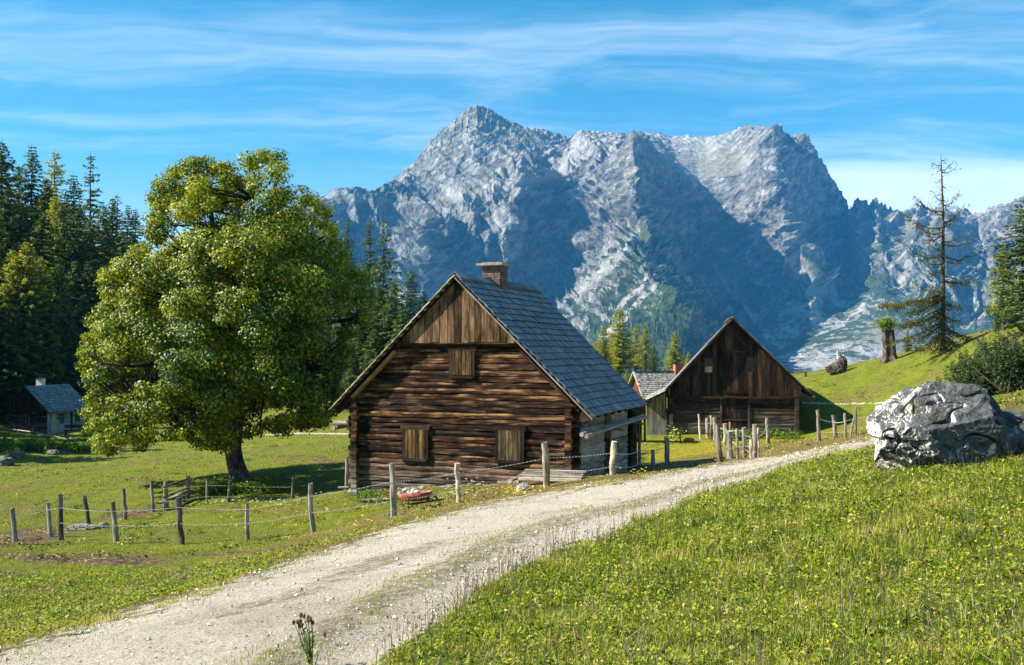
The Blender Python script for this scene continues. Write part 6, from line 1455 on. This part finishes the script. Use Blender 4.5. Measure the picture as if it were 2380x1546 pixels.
    weeds('leafy plants round the footing stones at the left of the cottage gable', 835, 920, 1160, 1400, .09, 6, .22, 'footing_plants')
# ------------------------------------------------------------------ grass, herbs, straw, flowers, loose gravel
if on('grass'):
    M_GRASS = leafmat('grass_blade', [(0.0, (0.014, 0.038, 0.003)), (0.30, (0.09, 0.150, 0.005)), (0.58, (0.29, 0.335, 0.013)), (0.80, (0.42, 0.385, 0.07)), (1.0, (0.50, 0.40, 0.18))], .35, .25, .5)
    r = np.random.default_rng(77)
    def scatter(n, D0, D1, pw, q0=-60, q1=2640):
        u = r.random(n); D = (D0 ** (1 - pw) + u * (D1 ** (1 - pw) - D0 ** (1 - pw))) ** (1 / (1 - pw))
        X = (r.uniform(q0, q1, n) - QW / 2) / F * D; Z = ground_z(X, D); return X, D, Z
    def visible_box(X, Y, Z, keepfn):
        qx, qy = toq(X, Y, Z); return (qx > -80) & (qx < 2660) & (qy < 1640) & keepfn(qx, qy)
    def solid(X, Y):
        """ground hidden under the buildings and the boulder"""
        a = X + 1.79; b = Y - 34.15; u = a * .932 - b * .3616; v = a * .3616 + b * .932
        m = (np.abs(u) < 4.2) & (v > -.05) & (v < 7.4)
        a = X - 13.5; b = Y - 61; u = a * .985 - b * .1736; v = a * .1736 + b * .985
        m |= (u > -5.3) & (u < 4) & (v > -.3) & (v < 9)
        return m
    mb = MB()
    tot = 0
    for n, D0, D1, pw, h0, h1, w0, lean in ((150000, 4.6, 9, .4, .05, .15, .0052, .9), (150000, 9, 16, .3, .06, .17, .007, .8), (110000, 16, 28, .2, .06, .15, .011, .7), (90000, 28, 60, .2, .05, .14, .022, .6), (60000, 45, 95, .1, .06, .16, .04, .6)):
        X, Y, Z = scatter(n, D0, D1, pw); sd_, t_ = road_sd(X, Y, Z); qx, qy = toq(X, Y, Z)
        edge = vnoise(X / .5, Y / .5, seed=8) * .35 + vnoise(X / 2, Y / 2, seed=9) * .2
        k = visible_box(X, Y, Z, lambda a, b: (sd_ + edge < -.02)) & ~solid(X, Y)
        # thinner on the mown left meadow and where the ground is bare
        pn = fbm(X / 1.4, Y / 1.4, None, 3, seed=15)
        mudm = np.clip(np.exp(-((qx - 60) / 130) ** 2 - ((qy - 1248) / 26) ** 2) + np.exp(-((qx - 200) / 250) ** 2 - ((qy - 1302) / 16) ** 2) + np.exp(-((qx - 300) / 90) ** 2 - ((qy - 1195) / 10) ** 2), 0, 1)
        left = (t_ < .5)
        hol = vnoise(X / .55, Y / .55, seed=61) + .6 * vnoise(X / 1.7, Y / 1.7, seed=62); k &= r.random(n) > np.clip(-(hol + .12) * 2.0, 0, .95)
        k &= r.random(n) > mudm * .8
        k &= (r.random(n) < np.where(left, .75, 1.0) * (.72 + .5 * pn))
        X, Y, Z, sdk, lf, pk, qx, qy = X[k], Y[k], Z[k], sd_[k], left[k], pn[k], qx[k], qy[k]; m = len(X)
        hg = .82 * r.uniform(h0, h1, m) * (.95 + 1.1 * pk + .5 * vnoise(X / .22, Y / .22, seed=23)).clip(.3, 2) * np.where(lf, .62, 1.0)
        dryv = np.clip(np.exp(-((sdk + .7) / .8) ** 2), 0, 1) * lf + .35 * np.clip(np.exp(-((sdk + .25) / .4) ** 2), 0, 1)
        yel = np.exp(-((qx - 1650) / 230) ** 2 - ((qy - 1045) / 42) ** 2) + .6 * np.exp(-((qx - 1330) / 130) ** 2 - ((qy - 1145) / 22) ** 2)
        tn = r.normal(.46, .24, m) + .34 * vnoise(X / .9, Y / .9, seed=18) + .30 * vnoise(X / .25, Y / .25, seed=19) + .12 * vnoise(X / 4, Y / 4, seed=20) + .40 * dryv * r.random(m) ** .5 + .30 * np.clip(yel, 0, 1) + np.where(r.random(m) < .16, .4, 0)
        blades(mb, np.stack([X, Y, Z - .01], 1), hg, w0 * r.uniform(.7, 1.4, m), np.clip(tn, 0, 1), r, lean)
    tag(ob('meadow_grass', mb, M_GRASS), 'rough meadow grass on the bank and verges', 'grass', kind='stuff')
    # taller tussocks stand out of the sward
    X, Y, Z = scatter(1500, 5, 26, .35); sd_, t_ = road_sd(X, Y, Z); k = (sd_ < -.25) & (t_ > .5) & (r.random(1500) < .8); tb = MB()
    for x_, y_, z_ in zip(X[k], Y[k], Z[k]):
        n_ = int(r.integers(18, 60)); sp_ = r.uniform(.03, .11); hh_ = r.uniform(.10, .26); tt0 = np.clip(r.normal(.45, .25), .05, .95)
        blades(tb, np.array([x_, y_, z_ - .01]) + np.concatenate([r.normal(0, sp_, (n_, 2)), np.zeros((n_, 1))], 1), r.uniform(.4, 1, n_) * hh_, .006 * np.interp(y_, [5, 26], [1, 1.9]), np.clip(tt0 + r.normal(0, .14, n_), 0, 1), r, 1.1)
    tag(ob('grass_tussocks', tb, M_GRASS), 'taller bent grass tussocks on the right bank', 'grass', kind='stuff')
    # dark low clumps on the pasture and the far slope
    X, Y, Z = scatter(2600, 24, 100, .1); k = ~solid(X, Y) & (road_sd(X, Y, Z)[0] < -.3) & (vnoise(X / 5, Y / 5, seed=71) > -.1); P_ = np.stack([X[k], Y[k], Z[k]], 1); n_ = len(P_); tb = MB()
    c_ = np.repeat(P_, 14, 0) + r.normal(0, 1, (n_ * 14, 3)) * [.20, .20, .03] + [0, 0, .05]; leaves(tb, c_, r.uniform(.06, .14, n_ * 14), r.normal(0, .5, (n_ * 14, 3)) + [0, 0, .8], np.clip(np.repeat(r.choice([.08, .15, .9], n_), 14) + r.normal(0, .08, n_ * 14), 0, 1), .5, .3, r)
    tag(ob('pasture_clumps', tb, M_GRASS), 'low dark and dry clumps dotted over the pasture', 'herbs', kind='stuff')
    # small broad-leaved herbs between the blades
    mb = MB(); X, Y, Z = scatter(260000, 4.6, 22, .5); sd_, t_ = road_sd(X, Y, Z); pn = fbm(X / .7, Y / .7, None, 3, seed=25)
    k = (sd_ < -.1) & (r.random(len(X)) < .45 + 1.2 * pn) & ~solid(X, Y); X, Y, Z, D = X[k], Y[k], Z[k], Y[k]; m = len(X)
    leaves(mb, np.stack([X, Y, Z + r.uniform(.01, .11, m)], 1), r.uniform(.018, .045, m) * np.interp(D, [5, 20], [1, 1.6]), r.normal(0, .42, (m, 3)) + [0, 0, .9], np.clip(r.normal(.42, .2, m) + .2 * vnoise(X / .6, Y / .6, seed=26), 0, 1), .7, .3, r)
    tag(ob('low_herbs', mb, M_GRASS), 'low broad-leaved herbs among the grass', 'herbs', kind='stuff')
    # straw stalks, bent seed heads
    M_STRAW = leafmat('straw', [(0.0, (0.16, 0.10, 0.045)), (0.5, (0.36, 0.27, 0.12)), (1.0, (0.50, 0.42, 0.25))], .2, .3, .5)
    M_SEED = leafmat('seed_head', [(0.0, (0.04, 0.02, 0.012)), (0.5, (0.14, 0.08, 0.045)), (1.0, (0.32, 0.22, 0.13))], .2, .2, .6)
    def stalks(n, P, h0, h1, wid, tint, headp, name, label, matn, headsize=.014):
        m = MB(); hm = MB(); an = r.random(n) * 6.28; d = np.stack([np.cos(an), np.sin(an), 0 * an], 1); H = r.uniform(h0, h1, n)[:, None]; ln = r.uniform(.05, .9, (n, 1)) ** 1.6
        p0 = P; p1 = P + d * H * ln * .25 + [0, 0, 1] * H * .5; p2 = P + d * H * ln * .75 + [0, 0, 1] * H * (1 - .35 * ln)
        sd2 = np.stack([-np.sin(an + r.normal(0, .8, n)), np.cos(an), 0 * an], 1) * wid / 2
        sd3 = np.array([[1, 0, 0]]) * wid / 2
        V = np.stack([p0 - sd3, p0 + sd3, p1 + sd3, p1 - sd3, p2 + sd3 * .6, p2 - sd3 * .6], 1).reshape(-1, 3); i = np.arange(n)[:, None] * 6
        G = np.zeros((n * 6, 3)); G[:, 2] = np.repeat(r.uniform(*tint, n), 6); m.add(V, np.concatenate([i + [0, 1, 2, 3], i + [3, 2, 4, 5]]), G)
        tag(ob(name, m, M_STRAW), label, 'stalks', kind='stuff')
        hk = r.random(n) < headp; q = p2[hk]; nn = len(q)
        if nn:
            cc = np.repeat(q, 5, 0) + r.normal(0, headsize * .5, (nn * 5, 3)) * [1, 1, 2.2]; leaves(hm, cc, headsize * r.uniform(.7, 1.5, nn * 5), r.normal(0, 1, (nn * 5, 3)), r.random(nn * 5), .7, .3, r)
            tag(ob(matn, hm, M_SEED), 'brown seed heads on the ' + label, 'seed heads', kind='stuff')
    X, Y, Z = scatter(9000, 4.8, 20, .4); sd_, t_ = road_sd(X, Y, Z); k = (sd_ < -.15) & (r.random(9000) < .35 + .4 * (t_ > .5) + vnoise(X / 1.5, Y / 1.5, seed=33) * .5); P = np.stack([X[k], Y[k], Z[k]], 1)
    stalks(len(P), P, .12, .38, .0042, (0.2, 1), .25, 'straw_stalks', 'dry straw stalks on the bank', 'straw_seed_heads')
    # tall thin weeds along the lower road edge
    QX = np.concatenate([r.uniform(1060, 1330, 210), r.uniform(900, 1100, 70), r.uniform(1330, 1700, 90)]); QY = np.interp(QX, LO[:, 0], LO[:, 1]) + r.uniform(-6, 34, len(QX)) * np.interp(QX, [900, 1700], [1.5, .5])
    P = np.array([hit(a, b, 5, 45) for a, b in zip(QX, QY)]); stalks(len(P), P, .16, .40, .0035, (0, .4), .8, 'roadside_stalks', 'thin dark stalks along the lower road edge', 'roadside_seed_heads', .014)
    # big brown dock heads low in the picture
    P = np.array([hit(a, b, 4.6, 20) for a, b in ((1690, 1500), (1705, 1530), (1010, 1500), (1850, 1420), (2010, 1560), (1270, 1560), (1350, 1540), (1230, 1500), (1700, 1540), (2160, 1480))]); stalks(len(P), P, .2, .34, .005, (0, .3), 1, 'dock_stalks', 'dry brown dock stalks low in the meadow', 'dock_heads', .03)
    # yellow and white flowers
    M_FLY = leafmat('yellow_petal', [(0.0, (.62, .45, .01)), (1.0, (.85, .68, .02))], .3, .3, .5); M_FLW = leafmat('white_petal', [(0.0, (.6, .58, .5)), (1.0, (.8, .8, .75))], .3, .3, .5)
    def flowers(QXY, mat, size, name, label, hz=(.06, .16)):
        m = MB(); P = np.array([hit(a, b, 4.6, 70) for a, b in QXY]); n = len(P); k = 6; c = np.repeat(P + np.stack([0 * P[:, 0], 0 * P[:, 0], r.uniform(*hz, n)], 1), k, 0) + r.normal(0, size * .28, (n * k, 3)) * [1, 1, .3]
        leaves(m, c, size * r.uniform(.5, .8, n * k), r.normal(0, .3, (n * k, 3)) + [0, -.3, 1], r.random(n * k), .8, .2, r); tag(ob(name, m, mat), label, 'flowers', kind='stuff')
    fl = [(r.uniform(1150, 2380), r.uniform(1180, 1540)) for _ in range(34)]; fl = [(a, b) for a, b in fl if b > np.interp(a, LO[:, 0], LO[:, 1]) + 25]
    flowers(fl, M_FLY, .030, 'yellow_flowers', 'yellow flowers scattered over the right bank')
    flowers([(r.normal(1180, 45), r.normal(1152, 7)) for _ in range(60)] + [(r.uniform(500, 900), r.uniform(1170, 1240)) for _ in range(50)] + [(r.uniform(1440, 1560), r.uniform(1100, 1108)) for _ in range(14)] + [(r.uniform(1640, 1830), r.uniform(1050, 1066)) for _ in range(40)], M_FLY, .055, 'verge_flowers', 'yellow flowers in the verge grass before the cottage', (.08, .25))
    flowers([(r.uniform(470, 700), r.uniform(1168, 1180)) for _ in range(40)] + [(r.uniform(1900, 2030), r.uniform(955, 1000)) for _ in range(16)], M_FLW, .06, 'white_flowers', 'small white flowers near the far fence', (.08, .2))
    flowers([(r.normal(1080, 22), 1172) for _ in range(26)], M_FLW, .05, 'seed_fluff', 'pale fluffy seed heads beside the fence before the cottage', (.2, .75))
    # loose gravel and grass tufts on the road
    n = 60000; X, Y, Z = scatter(n, 6.2, 36, .8); sd_, t_ = road_sd(X, Y, Z); dens = .25 + .75 * np.exp(-((t_ - .62) / .2) ** 2) + .5 * np.exp(-((sd_) / .25) ** 2) + .3 * vnoise(X / .7, Y / .7, seed=41)
    k = (sd_ > -.25) & (r.random(n) < dens); X, Y, Z = X[k], Y[k], Z[k]; n = len(X)
    base = np.array([[1, 0, 0], [-1, 0, 0], [0, 1, 0], [0, -1, 0], [0, 0, 1], [0, 0, -1]], float); Tf = np.array([[0, 2, 4], [2, 1, 4], [1, 3, 4], [3, 0, 4], [2, 0, 5], [1, 2, 5], [3, 1, 5], [0, 3, 5]])
    sz = (r.pareto(3.0, n) * .006 + .006).clip(.006, .032) * np.interp(Y, [6, 34], [.9, 2.0]); V = base[None] * (sz[:, None, None] * r.uniform(.55, 1.2, (n, 6, 1))) * [1, 1, .7]; an = r.random(n) * 6.28; ca, sa = np.cos(an)[:, None], np.sin(an)[:, None]
    V = np.stack([V[..., 0] * ca - V[..., 1] * sa, V[..., 0] * sa + V[..., 1] * ca, V[..., 2]], -1) + np.stack([X, Y, Z + sz * .25 - .0], 1)[:, None] - [0, 0, .0]
    insd = np.clip(sd_[k] / .5, 0, 1); V[..., 2] -= (.07 * insd * (1 - np.exp(-((t_[k] - .50) / .14) ** 2)) * (Y < 45))[:, None]
    mb = MB(); G = np.zeros((n, 6, 3)); G[..., 2] = r.random(n)[:, None]; mb.add(V.reshape(-1, 3), (np.arange(n)[:, None, None] * 6 + Tf[None]).reshape(-1, 3), G.reshape(-1, 3))
    h = material('gravel_stone', .9, .2); M_GRAV = setc(h, h.ramp(h.sep(h.attr('gr', 'Vector'))[2], [(0, (.12, .10, .08)), (.4, (.40, .35, .28)), (1, (.74, .68, .58))]))
    tag(ob('loose_gravel', mb, M_GRAV), 'loose limestone gravel on the track', 'gravel', kind='stuff')
    mb = MB(); n = 60000; X, Y, Z = scatter(n, 6.5, 30, .5, 0, 2000); sd_, t_ = road_sd(X, Y, Z)
    f = np.exp(-((t_ - .50) / .16) ** 2) * np.clip(1.4 - np.abs(Y - 14) / 12, 0, 1) * (.5 + 1.6 * vnoise(X / .8, Y / .8, seed=51)) + .35 * np.exp(-(sd_ / .3) ** 2)
    k = (sd_ > 0) & (r.random(n) < f * 1.0); m = int(k.sum())
    blades(mb, np.stack([X[k], Y[k], Z[k] - .02], 1), r.uniform(.03, .07, m), .006 * np.interp(Y[k], [6, 30], [1, 2]), np.clip(r.normal(.60, .25, m), 0, 1), r, .9); tag(ob('track_grass', mb, M_GRASS), 'short dry tufts growing in the middle of the gravel track', 'grass', kind='stuff')
# ------------------------------------------------------------------ haze: one closed box of even, pale air
if on('haze'):
    mb = MB(); mb.box((0, 2600, 540), (9000, 9000, 1400))
    hm = bpy.data.materials.new('haze'); hm.use_nodes = True; t = NT(hm.node_tree)
    for n in list(t.N): t.N.remove(n)
    vol = t.n('ShaderNodeVolumePrincipled', {'Color': (0.08, 0.44, 1.0, 1), 'Density': 0.00006, 'Anisotropy': 0.0})
    o = t.n('ShaderNodeOutputMaterial'); t.L.new(vol.outputs[0], o.inputs['Volume'])
    ob('haze', mb, hm, kind='stuff')
